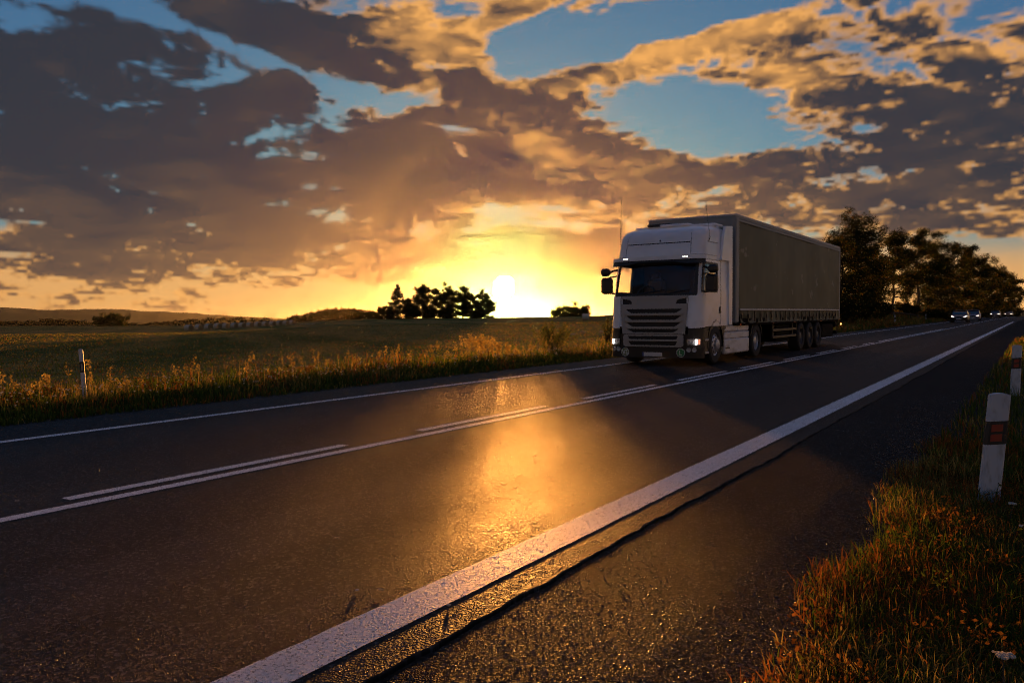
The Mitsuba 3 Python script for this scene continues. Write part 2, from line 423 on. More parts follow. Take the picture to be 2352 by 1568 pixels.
Ls = np.concatenate([np.arange(-40, 60, .5), np.arange(60, 331, 2.)])
put('left_verge', grid_mesh(strip(Ls, np.linspace(10.55, 17.0, 27), -.01)), 'm_soil', True, label='earth of the grass verge along the far side of the road', kind='structure')
put('right_verge', grid_mesh(strip(Ls, np.linspace(-6.0, .62, 24), -.012)), 'm_soil', True, label='earth of the grass verge along the near side of the road', kind='structure')

# road: a slab with a ragged edge that stands 25 mm above the older shoulder
rng = np.random.default_rng(5)
Lf = np.concatenate([np.arange(-30, 0, .5), np.arange(0, 14, .03), np.arange(14, 40, .12), np.arange(40, 330, 1.5)])
jag = (meshkit.fbm(np.stack([Lf * 7, 0 * Lf, 0 * Lf], -1), 4, 2) - .5) * .04 + (meshkit.fbm(np.stack([Lf * .7, 0 * Lf, 0 * Lf], -1), 2, 4) - .5) * .05
rows = [R(Lf, 1.98 + jag - .004, -.06), R(Lf, 1.98 + jag, -.006), R(Lf, 1.985 + jag, 0), R(Lf, 2.1, 0)] + [R(Lf, s, 0) for s in (3, 4.5, 6, 7.5, 9, 10.3)] + [R(Lf, 10.72 + jag, -.004), R(Lf, 10.75 + jag, -.06)]
put('road', grid_mesh(np.stack(rows, 0)), 'm_asphalt', False, label='dark asphalt carriageway running away to the right with worn white lines', kind='structure')
gap = .003 + .03 * np.clip(meshkit.fbm(np.stack([Lf * 2.3, 0 * Lf, 0 * Lf], -1), 3, 8) - .35, 0, 1)
rows = [R(Lf, .35, -.05), R(Lf, .5, -.03), R(Lf, 1.2, -.010), R(Lf, 1.965 + jag - gap, -.005), R(Lf, 1.967 + jag - gap, -.055), R(Lf, 2.02 + jag, -.06)]
put('road_shoulder', grid_mesh(np.stack(rows, 0)), 'm_shoulder', False, label='rougher paved shoulder beside the thick white edge line, behind an open seam', kind='structure')


def chips(key, n, La, Lb, Sa, Sb, size, lift, seed, label, tone=None):
    """The stones that stand out of the worn surface, as far as they can be seen singly."""
    g = np.random.default_rng(seed)
    L = 1 / (1 / La + (1 / Lb - 1 / La) * g.random(n))
    S = Sa + (Sb - Sa) * g.random(n)
    d = np.hypot(L, S)
    sz = size * g.uniform(.5, 1.3, n) * np.clip(.6 + d / 12, .75, 1.35)
    o = R(L, S, np.interp(S, [.5, 1.2, 1.965], [-.030, -.010, -.005]) if lift is None else lift)
    a0 = g.random(n) * 6.283
    t = a0[:, None] + np.arange(5) * 2 * np.pi / 5 + g.normal(size=(n, 5)) * .22
    rr = sz[:, None] * g.uniform(.7, 1.2, (n, 5))
    ring = np.stack([rr * np.cos(t), rr * np.sin(t), np.full((n, 5), -.0015)], -1)
    top = np.stack([g.normal(size=n) * sz * .3, g.normal(size=n) * sz * .3, sz * g.uniform(.16, .40, n)], -1)
    v = (np.concatenate([ring, top[:, None]], 1) + o[:, None]).reshape(-1, 3)
    k = np.arange(5)
    f = np.stack([k, (k + 1) % 5, np.full(5, 5)], 1)
    f = (f[None] + (np.arange(n) * 6)[:, None, None]).reshape(-1, 3)
    c = np.clip(.012 + .10 * g.random(n) ** 4, 0, 1)[:, None] * np.array([1, .98, .95])
    c = c if tone is None else (tone * g.uniform(.7, 1.15, (n, 1))) * np.array([1, .99, .96])
    put(key, trimesh.Trimesh(v, f, process=False), 'm_chips', False, color=np.repeat(c, 6, 0), label=label, kind='stuff')


chips('road__stone_chips', 210000, 1.2, 45, 2.46, 10.4, .0050, 0, 61, 'stone chips standing out of the worn asphalt')
chips('road_shoulder__stone_chips', 26000, 1.2, 14, .75, 1.93, .0075, None, 62, 'coarse stone chips in the old shoulder surface')
chips('road__stone_chips', 5000, 1.2, 14, 2.0, 2.2, .0062, 0, 63, 'stone chips between the edge line and the seam')


def paint(key, L0, L1, S0, S1, label=None, slant=0.0, lift=.003):
    n = int(np.clip((L1 - L0) / .06, 2, 900))
    l = np.linspace(L0, L1, n) if L1 < 60 else np.concatenate([np.linspace(L0, min(40, L1), 900), np.arange(41, L1, 1.0)])
    e = .006 * (meshkit.fbm(np.stack([l * 23, 0 * l + S0, 0 * l], -1), 3, 6) - .5) * 2
    e2 = .006 * (meshkit.fbm(np.stack([l * 23, 0 * l + S1 + 9, 0 * l], -1), 3, 7) - .5) * 2
    P = np.stack([R(l, S0 + e, lift), R(l, (S0 + S1) / 2, lift), R(l, S1 + e2, lift)], 0)
    return put(key, grid_mesh(P), 'm_paint', label=label)


paint('road__edge_line', -25, 48.8, 2.20, 2.44, 'broad white edge line along the near side of the road')
for k in range(22):
    paint('road__edge_dash', 50.3 + 3 * k, 51.8 + 3 * k, 2.20, 2.44)
paint('road__centre_line', -25, 70, 5.515, 5.635, 'unbroken white centre line')
chips('road__stone_chips', 9000, 1.2, 16, 2.205, 2.435, .0055, .003, 64, 'painted stone chips in the broad edge line', .62)
k = 0
L = 3.0 - 3.92 * 4
while L < 66:
    paint('road__centre_dash', L, L + 2.78, 5.765, 5.885)
    L += 3.92
L = 73.
while L < 235:
    paint('road__lane_dash', L, L + 3, 5.515, 5.635)
    L += 6.0
paint('road__far_edge_line', -25, 260, 9.06, 9.20, 'thin white edge line along the far side of the road')

# low far hills, and wooded rises in front of them
def ridge(key, table, r0, r1, label, bsdf, jitter=0, seed=1, depth=.35, kind='structure'):
    tb = np.array(table, float)
    ta = np.arctan((tb[:, 0] - 1176) / 1829)
    a = np.linspace(ta[0], ta[-1], 500)
    top = EYE + np.interp(a, ta, 745 - tb[:, 1]) / 1829 * r0
    top = top + jitter * (meshkit.fbm(np.stack([a * 60, 0 * a, 0 * a], -1), 5, seed) - .5) * 2
    rr = np.linspace(0, 1, 24)
    prof = np.where(rr < depth, np.sin(rr / depth * np.pi / 2) ** .8, np.cos((rr - depth) / (1 - depth) * np.pi / 2) ** 1.2)
    A, Q = np.meshgrid(a, rr, indexing='ij')
    rad = r0 - (r1 - r0) * depth + (r1 - r0) * Q
    nz = (meshkit.fbm(np.stack([A * 25, Q * 5, 0 * A], -1), 4, seed + 5) - .5) * jitter * 2
    z = -9 + (top[:, None] + 9 + nz) * prof[None]
    return put(key, grid_mesh(np.stack([rad * np.sin(A), rad * np.cos(A), z], -1)), bsdf, True, label=label, kind=kind)


ridge('far_hills', [[-2500, 745], [-1400, 722], [-700, 709], [-200, 708], [0, 713], [120, 716], [240, 712.5], [330, 717], [440, 721], [560, 728], [640, 732], [720, 737], [800, 745.5]], 6000, 8200, 'pale hazy ridge of far hills on the left horizon', 'm_hill', 5, 3)
ridge('far_rise', [[1700, 748], [2150, 722], [2280, 716], [2352, 718], [2600, 714], [3000, 720], [3600, 740]], 2600, 3600, 'pale distant rise behind the crest of the road', 'm_hill', 3, 11)
# ------------------------------------------------------------------ trees
def leaves(P, size, rng, cols, flat=0.0):
    """One small pointed leaf (two triangles) at each point; cols (n, 3)."""
    n = len(P)
    a = rng.normal(size=(n, 3))
    a[:, 2] -= .35
    a /= np.linalg.norm(a, axis=1, keepdims=True)
    b = rng.normal(size=(n, 3))
    b[:, 2] *= 1 - flat
    b = np.cross(a, b)
    b /= np.linalg.norm(b, axis=1, keepdims=True) + 1e-9
    s = size * rng.uniform(.6, 1.35, (n, 1))
    v = np.stack([P, P + a * s * .5 + b * s * .30, P + a * s, P + a * s * .5 - b * s * .30], 1).reshape(-1, 3)
    i = np.arange(n)[:, None] * 4
    f = np.vstack([i + [0, 1, 2], i + [0, 2, 3]])
    return v, f, np.repeat(cols, 4, 0)


def leaf_colors(n, rng, base, spread=.35, warm=.25):
    c = np.array(base)[None] * (1 + spread * rng.uniform(-1, 1, (n, 1)))
    w = (rng.random((n, 1)) < warm) * rng.random((n, 1))
    return np.clip(c * (1 - w) + w * np.array([.16, .085, .018]), .004, 1)


def put_leaves(key, parts, bsdf='m_leaf', **kw):
    off, V, F, C = 0, [], [], []
    for v, f, c in parts:
        V.append(v)
        F.append(f + off)
        C.append(c)
        off += len(v)
    m = trimesh.Trimesh(np.vstack(V), np.vstack(F), process=False)
    return put(key, m, bsdf, False, color=np.vstack(C), **kw)


def tree(name, label, x, y, H, Rr, seed, nl, ls, low=.25, peak=.45, top=.5, base=(.035, .050, .012), group=None, z0=None, trunks=1, warm=.25, tall=1.0):
    rng = np.random.default_rng(seed)
    z0 = float(height(x, y)) - .1 if z0 is None else z0
    o = np.array([x, y, z0])
    key = thing(name, label, 'tree', group)
    wood, lobes = [], []
    for tk in range(trunks):
        lean = rng.normal(size=2) * .03 * H + (tk > 0) * rng.normal(size=2) * .12 * H * .5
        hs = np.linspace(0, .93, 8)
        hh = H * (1 if tk == 0 else rng.uniform(.7, .9))
        tp = o + np.stack([lean[0] * hs ** 1.5 + .012 * H * rng.normal(size=8) * (hs > 0) + tk * .25, lean[1] * hs ** 1.5 + .012 * H * rng.normal(size=8) * (hs > 0), hs * hh], 1)
        wood.append(tube(tp, np.interp(hs, [0, .06, 1], [.024, .016, .003]) * H, 7))
        nlimb = int(12 + rng.integers(6))
        for k in range(nlimb):
            q = low * .8 + (.9 - low * .8) * (k + rng.random() * .7) / nlimb
            pr_ = np.interp(q, [low * .7, low, peak, .8, 1], [.35, .7, 1, top + .12, .12])
            ln = Rr * pr_ * rng.uniform(.6, 1.1)
            a = k * 2.4 + rng.normal() * .4
            up = np.interp(q, [low, .6, 1], [.15, .55, 1.1]) * rng.uniform(.6, 1.3)
            p0 = np.array([np.interp(q, hs, tp[:, j]) for j in range(3)])
            d = np.array([math.cos(a), math.sin(a), up])
            p1, p2 = p0 + d * ln * .55, p0 + d * ln * np.array([1, 1, .75])
            wood.append(tube([p0, p1, p2], np.array([.010, .006, .002]) * H * (1.1 - q * .6), 5))
            for e in (.45, .72, 1.0):
                c = p0 + (p2 - p0) * e + rng.normal(size=3) * Rr * .10
                lobes.append((c, Rr * rng.uniform(.16, .30) * (.6 + .4 * pr_)))
        for j in range(5):
            lobes.append((tp[-1] + np.array([rng.normal() * Rr * .10, rng.normal() * Rr * .10, -H * .035 * j * rng.random() + H * .05 * (j == 0)]), Rr * rng.uniform(.10, .2)))
    w = np.array([r ** 2 for _, r in lobes])
    which = rng.choice(len(lobes), nl, p=w / w.sum())
    cen, rad = np.array([c for c, _ in lobes])[which], np.array([r for _, r in lobes])[which]
    u = rng.normal(size=(nl, 3))
    u /= np.linalg.norm(u, axis=1, keepdims=True)
    P = cen + u * (rad * rng.random(nl) ** .45 * rng.uniform(.7, 1.35, nl))[:, None] * np.array([1, 1, .78 * tall])
    P = P[P[:, 2] > z0 + .3]
    put(key + '__trunk', cat_(wood), 'm_bark', 40)
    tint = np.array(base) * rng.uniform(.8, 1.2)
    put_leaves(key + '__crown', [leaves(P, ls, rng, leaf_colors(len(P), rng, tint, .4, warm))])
    return key


def conifer(name, label, x, y, H, Rr, seed, ls=.5, group=None):
    rng = np.random.default_rng(seed)
    z0 = float(height(x, y)) - .1
    key = thing(name, label, 'tree', group)
    o = np.array([x, y, z0])
    wood = [tube([o, o + [0, 0, H * .5], o + [0, 0, H]], [.016 * H, .010 * H, .001 * H], 7)]
    pts = []
    q = .06
    while q < .99:
        prof = (1 - q) ** .85 * (1 if q > .10 else .75)
        for k in range(11):
            a = rng.random() * 6.283
            ln = Rr * prof * rng.uniform(.65, 1.15) + .12
            p0 = o + [0, 0, q * H]
            d = np.array([math.cos(a), math.sin(a), 0])
            p1, p2 = p0 + d * ln * .6 + [0, 0, -.20 * ln], p0 + d * ln + [0, 0, -.16 * ln]
            wood.append(tube([p0, p1, p2], [.0035 * H, .002 * H, .0008 * H], 4))
            m = int(14 + 40 * ln / Rr)
            t = rng.random(m) ** .5
            b = np.where(t[:, None] < .6, p0 + (p1 - p0) * (t / .6)[:, None], p1 + (p2 - p1) * ((t - .6) / .4)[:, None])
            side = np.cross(d, [0, 0, 1.])
            b = b + side * (rng.normal(size=(m, 1)) * .16 * ln * (1.15 - t[:, None])) + np.array([0, 0, -.35]) * rng.random((m, 1)) * ls
            pts.append(b)
        q += .050 * rng.uniform(.8, 1.2)
    P = np.vstack(pts)
    put(key + '__trunk', cat_(wood), 'm_bark', 40)
    put_leaves(key + '__crown', [leaves(P, ls, rng, leaf_colors(len(P), rng, (.022, .034, .012), .3, .1), .5)])
    return key


def bush(name, label, cat, x, y, H, Rr, seed, nl, ls, base=(.04, .055, .014), group=None, warm=.2, stems=7, spike=0.0):
    rng = np.random.default_rng(seed)
    z0 = float(height(x, y)) - .05
    key = thing(name, label, cat, group)
    o = np.array([x, y, z0])
    wood, P = [], []
    for k in range(stems):
        a, t = k * 2.4 + rng.random(), rng.uniform(.1, 1) ** .7
        hh = H * rng.uniform(.6, 1.0) * (1 - .25 * t) if k else H
        e = o + np.array([math.cos(a) * Rr * t * (k > 0), math.sin(a) * Rr * t * (k > 0), hh])
        mid = o + (e - o) * .5 + np.array([0, 0, .08 * H])
        wood.append(tube([o, mid, e], [.012 * H * (7 / stems) ** .8, .007 * H * (7 / stems) ** .8, .0015 * H], 5))
        m = nl // stems
        s = rng.uniform(.12, 1.0, m)
        b = np.where(s[:, None] < .5, o + (mid - o) * (s * 2)[:, None], mid + (e - mid) * (s * 2 - 1)[:, None])
        u = rng.normal(size=(m, 3))
        u /= np.linalg.norm(u, axis=1, keepdims=True)
        P.append(b + u * (Rr * (.42 - .30 * s * spike) * rng.random(m) ** .6 * (1.1 - .5 * s))[:, None])
    P = np.vstack(P)
    P = P[P[:, 2] > z0]
    put(key + '__stem', cat_(wood), 'm_bark', 40)
    put_leaves(key + '__foliage', [leaves(P, ls, rng, leaf_colors(len(P), rng, base, .4, warm))])
    return key


def at(px, Y):
    x = (px - 1176) / 1829 * Y
    return x, Y


def top_h(px, ytop, Y):
    x, y = at(px, Y)
    return EYE + (745 - ytop) / 1829 * Y - float(height(x, y))


# the row of trees along the road behind the lorry: pixel column, depth, top row, crown radius
ROW = [(1968, 75, 476, 3.3, 26000, .17, .10, .45, 3, 'tall narrow birch with a loose pointed top, tallest of the roadside row'),
       (1925, 70, 540, 2.6, 15000, .17, .08, .40, 2, 'dense dark tree right behind the rear of the trailer'),
       (2006, 84, 565, 2.6, 12000, .17, .10, .5, 2, 'low dark tree to the right of the tall birch'),
       (2052, 93, 533, 3.6, 15000, .19, .30, .55, 1, 'airy tree with a single straight trunk and sky showing through its top'),
       (2105, 104, 531, 4.0, 17000, .21, .26, .55, 1, 'broad tree in the middle of the roadside row with a knobbly top'),
       (2145, 118, 549, 4.6, 18000, .23, .22, .55, 2, 'broad brownish tree with twin trunks in the middle of the row'),
       (2183, 134, 560, 4.6, 16000, .25, .18, .6, 1, 'dark round tree directly above the nearest car'),
       (2210, 150, 580, 4.6, 15000, .27, .10, .55, 1, 'dark tree above the second car in the row'),
       (2243, 168, 584, 5.0, 15000, .30, .08, .5, 2, 'pointed tree standing between the second and third cars'),
       (2272, 190, 606, 5.0, 13000, .33, .06, .5, 1, 'dark tree above the third car'),
       (2300, 212, 620, 5.0, 12000, .36, .06, .5, 1, 'dark tree above the farthest car'),
       (2319, 226, 642, 4.2, 9000, .38, .05, .5, 1, 'last tree of the roadside row, lowest against the yellow sky')]
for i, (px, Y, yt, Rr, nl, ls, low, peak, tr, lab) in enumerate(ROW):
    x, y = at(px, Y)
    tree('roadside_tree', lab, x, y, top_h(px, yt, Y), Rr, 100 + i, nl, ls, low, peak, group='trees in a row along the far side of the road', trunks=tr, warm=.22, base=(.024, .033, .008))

# brush under them
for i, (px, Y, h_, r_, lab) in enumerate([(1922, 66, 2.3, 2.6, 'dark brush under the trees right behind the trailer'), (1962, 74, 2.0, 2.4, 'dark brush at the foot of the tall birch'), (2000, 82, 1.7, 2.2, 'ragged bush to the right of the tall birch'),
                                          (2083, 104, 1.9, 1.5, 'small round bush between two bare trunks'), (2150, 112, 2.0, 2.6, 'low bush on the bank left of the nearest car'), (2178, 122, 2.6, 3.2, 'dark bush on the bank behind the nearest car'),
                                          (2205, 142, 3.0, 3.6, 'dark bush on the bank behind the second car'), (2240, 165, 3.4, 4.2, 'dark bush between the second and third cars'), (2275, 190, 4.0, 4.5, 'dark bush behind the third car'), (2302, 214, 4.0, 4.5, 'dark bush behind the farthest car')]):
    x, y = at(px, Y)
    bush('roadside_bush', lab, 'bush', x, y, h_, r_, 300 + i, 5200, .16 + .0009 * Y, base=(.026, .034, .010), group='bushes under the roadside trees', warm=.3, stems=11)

# the grove on the crest beside the sun
conifer('spruce_tree', 'tall spruce at the left end of the grove on the crest', *at(913, 272), top_h(913, 653, 272), 6.0, 41, .42)
GROVE = [(878, 276, 708, 2.6, 1, 'low round tree at the left foot of the spruce'), (938, 268, 684, 2.6, 2, 'small tree close to the right side of the spruce'),
         (970, 272, 655, 4.4, 3, 'broad rounded tree second from the left in the grove'), (1004, 276, 662, 2.6, 4, 'slim tree with a dark pointed top in the middle of the grove'),
         (1030, 270, 659, 3.8, 5, 'broad dense tree in the middle of the grove'), (1062, 274, 656, 4.0, 6, 'tall leaning tree at the right of the grove middle'),
         (1084, 268, 676, 2.6, 7, 'small tree left of the sunlit tree'), (1112, 270, 674, 3.8, 28, 'tree at the right end of the grove in the glare of the sun')]
for px, Y, yt, Rr, k, lab in GROVE:
    x, y = at(px, Y)
    tree('grove_tree', lab, x, y, top_h(px, yt, Y), Rr, 500 + k, 17000 if Rr > 3 else 9000, .34, .05, .45, top=.62, group='trees of the grove on the crest', base=(.034, .040, .010), trunks=2 if Rr > 3 else 1)
for i, (px, h_, r_, lab) in enumerate([(896, 4.2, 4.0, 'dark bush at the foot of the spruce'), (948, 5.0, 4.5, 'dark bush under the left trees of the grove'), (990, 4.2, 4.5, 'dark bush under the middle of the grove, left one'), (1024, 3.4, 4.2, 'dark bush under the middle of the grove, right one'), (1098, 3.6, 4.2, 'dark bush under the right end of the grove')]):
    bush('grove_bush', lab, 'bush', *at(px, 274), h_, r_, 560 + i, 3600, .40, base=(.034, .040, .010), group='undergrowth of the grove', stems=9)
for i, (px, Y, w, yt, lab) in enumerate([(1290, 300, 5, 713, 'left one of the far treetops showing over the crest beside the lorry'), (1318, 306, 5.5, 714, 'middle one of the far treetops showing over the crest beside the lorry'), (1338, 312, 4.5, 717, 'right one of the far treetops showing over the crest beside the lorry')]):
    x, y = at(px, Y)
    tree('far_tree', lab, x, y, top_h(px, yt, Y), w, 600 + i, 3500, .7, .2, .55, top=.8, group='far treetops over the crest')
for i, (px, w, yt) in enumerate([(232, 6, 736), (250, 8, 732.5), (266, 7, 734)]):
    x, y = at(px, 520)
    tree('field_tree', ['left of the three dark clumped trees far out in the left field', 'tallest of the three dark clumped trees far out in the left field', 'right of the three dark clumped trees far out in the left field'][i], x, y, top_h(px, yt, 520), w, 650 + i, 3500, .9, .1, .5, top=.85, group='clump of trees far out in the left field')


def wood(key, label, spans, seed, size, base=(.016, .021, .007)):
    """A far wood that reads as one mass: spans = (px, depth, top row, bottom row)."""
    rng = np.random.default_rng(seed)
    parts = []
    tb = np.array(spans, float)
    n = int((tb[-1, 0] - tb[0, 0]) / 1829 * tb[:, 1].mean() / (size * .13))
    for k in range(n):
        px = rng.uniform(tb[0, 0], tb[-1, 0])
        Y = np.interp(px, tb[:, 0], tb[:, 1]) * rng.uniform(1.0, 1.12)
        x, y = at(px, Y)
        Y0 = np.interp(px, tb[:, 0], tb[:, 1])
        zt = EYE + (745 - np.interp(px, tb[:, 0], tb[:, 2]) + rng.uniform(-3.5, 4)) / 1829 * Y0
        zb = EYE + (745 - np.interp(px, tb[:, 0], tb[:, 3])) / 1829 * Y0 - 3
        pointed = rng.random() < .45
        m = 260
        q = rng.random(m) ** .8
        rr = size * (.5 * (1 - q) + .06 if pointed else .5 * np.sqrt(np.clip(1 - (2 * q - .9) ** 2 / 1.3, .05, 1))) * rng.uniform(.7, 1.3)
        a = rng.random(m) * 6.283
        P = np.stack([x + rr * np.cos(a), y + rr * np.sin(a), zb + (zt - zb) * q], 1)
        parts.append(leaves(P, size * .20, rng, leaf_colors(m, rng, np.array(base) * rng.uniform(.7, 1.2), .3, .15)))
    put_leaves(key, parts, label=label, cat='wood', kind='stuff')


wood('far_wood', 'dark band of mixed woodland on the skyline left of the grove', [(660, 560, 729, 741), (700, 560, 722, 739), (750, 570, 711, 736), (800, 570, 709, 733), (835, 570, 713, 733), (868, 570, 719, 733)], 71, 6.5)
wood('low_wood', 'low wooded rise far behind the hay bales', [(340, 1300, 746, 750), (400, 1300, 740, 750), (480, 1350, 733, 750), (560, 1350, 731.5, 749), (640, 1350, 737, 748), (700, 1350, 744, 748)], 72, 16)
wood('left_wood', 'low wooded rise at the far left edge of the fields', [(-120, 1300, 741, 750), (40, 1300, 740, 750), (110, 1300, 735, 750), (170, 1300, 738, 750), (215, 1300, 744, 750), (345, 1300, 746, 750)], 73, 14)

# shrub and weeds on the verge in front of the lorry
bush('verge_shrub', 'loose feathery green shrub on the verge to the left of the lorry', 'shrub', *at(1268, 29.5), 1.75, .95, 81, 4200, .055, spike=.8, stems=19, base=(.13, .15, .03))
bush('verge_sapling', 'thin upright sapling with sparse twigs just left of the lorry front', 'sapling', *at(1396, 30), 1.35, .30, 82, 900, .06, spike=.6, stems=4, base=(.075, .09, .02))

# ------------------------------------------------------------------ grass
def blades(P, h, w, rng, cols, lean=.35, wind=(0, 0), droop=.35):
    n = len(P)
    a = rng.random(n) * 6.283
    d = np.stack([np.cos(a), np.sin(a), 0 * a], 1)
    la = rng.random(n) * 6.283
    lv = np.stack([np.cos(la) + wind[0], np.sin(la) + wind[1], 0 * la], 1) * (np.abs(rng.normal(size=(n, 1))) * lean)
    h, w = h[:, None], w[:, None]
    mid = P + np.array([0, 0, .58]) * h + lv * h * .35
    tip = P + np.array([0, 0, 1.0]) * h * (1 - droop * np.minimum(np.linalg.norm(lv, axis=1, keepdims=True), 1.2)) + lv * h * .95
    v = np.stack([P - d * w, P + d * w, mid - d * w * .8, mid + d * w * .8, tip], 1).reshape(-1, 3)
    i = np.arange(n)[:, None] * 5
    f = np.vstack([i + [0, 1, 3], i + [0, 3, 2], i + [2, 3, 4]])
    return v, f, np.repeat(cols, 5, 0)


GREEN, STRAW, RUST, DARK = np.array([.075, .115, .018]), np.array([.32, .235, .070]), np.array([.26, .095, .022]), np.array([.028, .05, .012])


def grass_colors(P, rng, straw, rust, dark=0.0):
    """Hue of each blade: patches of green, straw-dry and rusty plants."""
    n = len(P)
    m1 = meshkit.fbm(np.stack([P[:, 0] * .9, P[:, 1] * .9, 0 * P[:, 0]], -1), 3, 21) - .5
    m2 = meshkit.fbm(np.stack([P[:, 0] * 1.4, P[:, 1] * 1.4, 0 * P[:, 0]], -1), 3, 22) - .5
    r1, r2 = rng.random(n), rng.random(n)
    c = np.where((r1 < straw + 1.6 * m1)[:, None], STRAW, GREEN)
    c = np.where((r2 < rust + 1.2 * m2)[:, None], RUST, c)
    c = np.where((rng.random(n) < dark)[:, None], DARK, c)
    return np.clip(c * rng.uniform(.65, 1.35, (n, 1)), .004, 1)


def scatter(n, L0, L1, S0, S1, rng, near=True):
    """Points over the verge, denser toward the camera."""
    L = L0 + (L1 - L0) * rng.random(n) ** (2.0 if near else 1.0)
    S = rng.uniform(S0, S1, n)
    P = R(L, S)
    P[:, 2] = height(P[:, 0], P[:, 1]) - .01
    return P, L, S


rng = np.random.default_rng(11)
parts = []
# far-side verge: short dark turf by the asphalt, then tall dry grass
P, L, S = scatter(42000, 2, 75, 10.45, 12.0, rng)
parts.append(blades(P, rng.uniform(.04, .15, len(P)) * (1 + .4 * (S > 11)), .004 + .00022 * np.linalg.norm(P, axis=1) * rng.uniform(.6, 1.3, len(P)), rng, grass_colors(P, rng, .15, .10, .3), .5))
P, L, S = scatter(65000, 2, 80, 11.7, 16.8, rng)
dens = meshkit.fbm(np.stack([P[:, 0] * .5, P[:, 1] * .5, 0 * P[:, 0]], -1), 3, 31)
keep = rng.random(len(P)) < np.clip(dens * 1.6 - .1, .1, 1)
P = P[keep]
parts.append(blades(P, rng.uniform(.12, .62, len(P)) ** 1.0 * (.20 + .95 * meshkit.fbm(np.stack([P[:, 0] * .8, P[:, 1] * .8, 0 * P[:, 0]], -1), 3, 77)), .0045 + .00022 * np.linalg.norm(P, axis=1) * rng.uniform(.6, 1.3, len(P)), rng, grass_colors(P, rng, .36, .10), .5))
W, L, S = scatter(160, 2.5, 34, 11.4, 16.5, rng)
wh = rng.uniform(.10, .36, 160) * np.where(L < 13, 1, .55)
wc = np.repeat(np.where((rng.random(160) < np.where(L < 13, .7, .25))[:, None], np.array([.15, .075, .02]), np.array([.08, .10, .02])), 70, 0)
W = np.repeat(W, 70, 0)
W = W + rng.normal(size=W.shape) * np.array([.10, .10, 0]) + np.array([0, 0, 1]) * rng.random((len(W), 1)) ** .7 * np.repeat(wh, 70)[:, None]
parts.append(leaves(W, .055, rng, np.clip(wc * rng.uniform(.5, 1.5, (len(W), 1)), 0, 1)))
put_leaves('far_verge_grass', parts, 'm_grass', label='long dry grass and weeds on the verge across the road', cat='grass', kind='stuff')
# far bank under the trees
P, L, S = scatter(26000, 45, 240, 10.4, 17, rng, False)
put_leaves('bank_grass', [blades(P, rng.uniform(.2, .6, len(P)), .010 + .00022 * np.linalg.norm(P, axis=1), rng, grass_colors(P, rng, .3, .35), .5)], 'm_grass', label='rough grass on the bank below the roadside trees', cat='grass', kind='stuff')
# the field: short stubble and regrowth
n = 150000
r = 17 * (150 / 17) ** (rng.random(n) ** .85)
a = np.radians(rng.uniform(-37, 22, n))
x, y = r * np.sin(a), r * np.cos(a)
L, S = LS(x, y)
ok = (S > 16.2)
x, y, r = x[ok], y[ok], r[ok]
row = np.sin((S[ok]) * 2 * np.pi / 1.6 + 2.5 * (meshkit.fbm(np.stack([x * .05, y * .05, 0 * x], -1), 2, 5) - .5))
ok2 = rng.random(len(x)) < .45 + .4 * (row > -.2)
x, y, r = x[ok2], y[ok2], r[ok2]
P = np.stack([x, y, height(x, y) - .02], 1)
put_leaves('field_grass', [blades(P, rng.uniform(.03, .11, len(P)) * (1 + .002 * r), .006 + .00035 * r * rng.uniform(.6, 1.4, len(P)), rng, grass_colors(P, rng, .36, .06), .9)], 'm_grass', label='short regrown grass and stubble across the mown field', cat='grass', kind='stuff')

# near-side verge
parts = []
P, L, S = scatter(120000, 1.2, 9, -2.4, 1.05, rng)
d = np.linalg.norm(P - [0, 0, EYE], axis=1)
rag = .92 + .5 * (meshkit.fbm(np.stack([P[:, 0] * 1.3, P[:, 1] * 1.3, 0 * P[:, 0]], -1), 4, 43) - .5)
P = P[(d > 1.75) & (rng.random(len(P)) < np.clip((rag - S) * 5 + .05, 0, 1))]
edge = meshkit.fbm(np.stack([P[:, 0] * 2.2, P[:, 1] * 2.2, 0 * P[:, 0]], -1), 3, 41)
parts.append(blades(P, rng.uniform(.04, .13, len(P)) * (.5 + 1.0 * edge), rng.uniform(.0016, .0034, len(P)), rng, np.where((rng.random(len(P)) < ss(.55, -.5, LS(P[:, 0], P[:, 1])[1]) * .75)[:, None], np.array([.05, .085, .015]) * rng.uniform(.5, 1.4, (len(P), 1)), grass_colors(P, rng, .34, .42, .03)), 1.0))
P, L, S = scatter(26000, 7, 45, -3.5, .80, rng)
parts.append(blades(P, rng.uniform(.06, .20, len(P)), .003 + .00022 * np.linalg.norm(P, axis=1), rng, grass_colors(P, rng, .22, .22, .1), .5))
W, L, S = scatter(210, 1.6, 8, -1.6, .75, rng)
W = W[np.linalg.norm(W - [0, 0, EYE], axis=1) > 1.9]
m = len(W)
W = np.repeat(W, 60, 0)
W = W + rng.normal(size=W.shape) * np.array([.05, .05, 0]) + np.array([0, 0, 1]) * rng.random((len(W), 1)) * np.repeat(rng.uniform(.04, .17, m), 60)[:, None]
parts.append(leaves(W, .022, rng, np.where((np.repeat(rng.random(m), 60) < .6)[:, None], leaf_colors(len(W), rng, (.15, .065, .018), .5, .2), leaf_colors(len(W), rng, (.06, .085, .018), .4, .1))))
put_leaves('near_verge_grass', parts, 'm_grass', label='green and rusty brown grass on the verge at the lower right', cat='grass', kind='stuff')


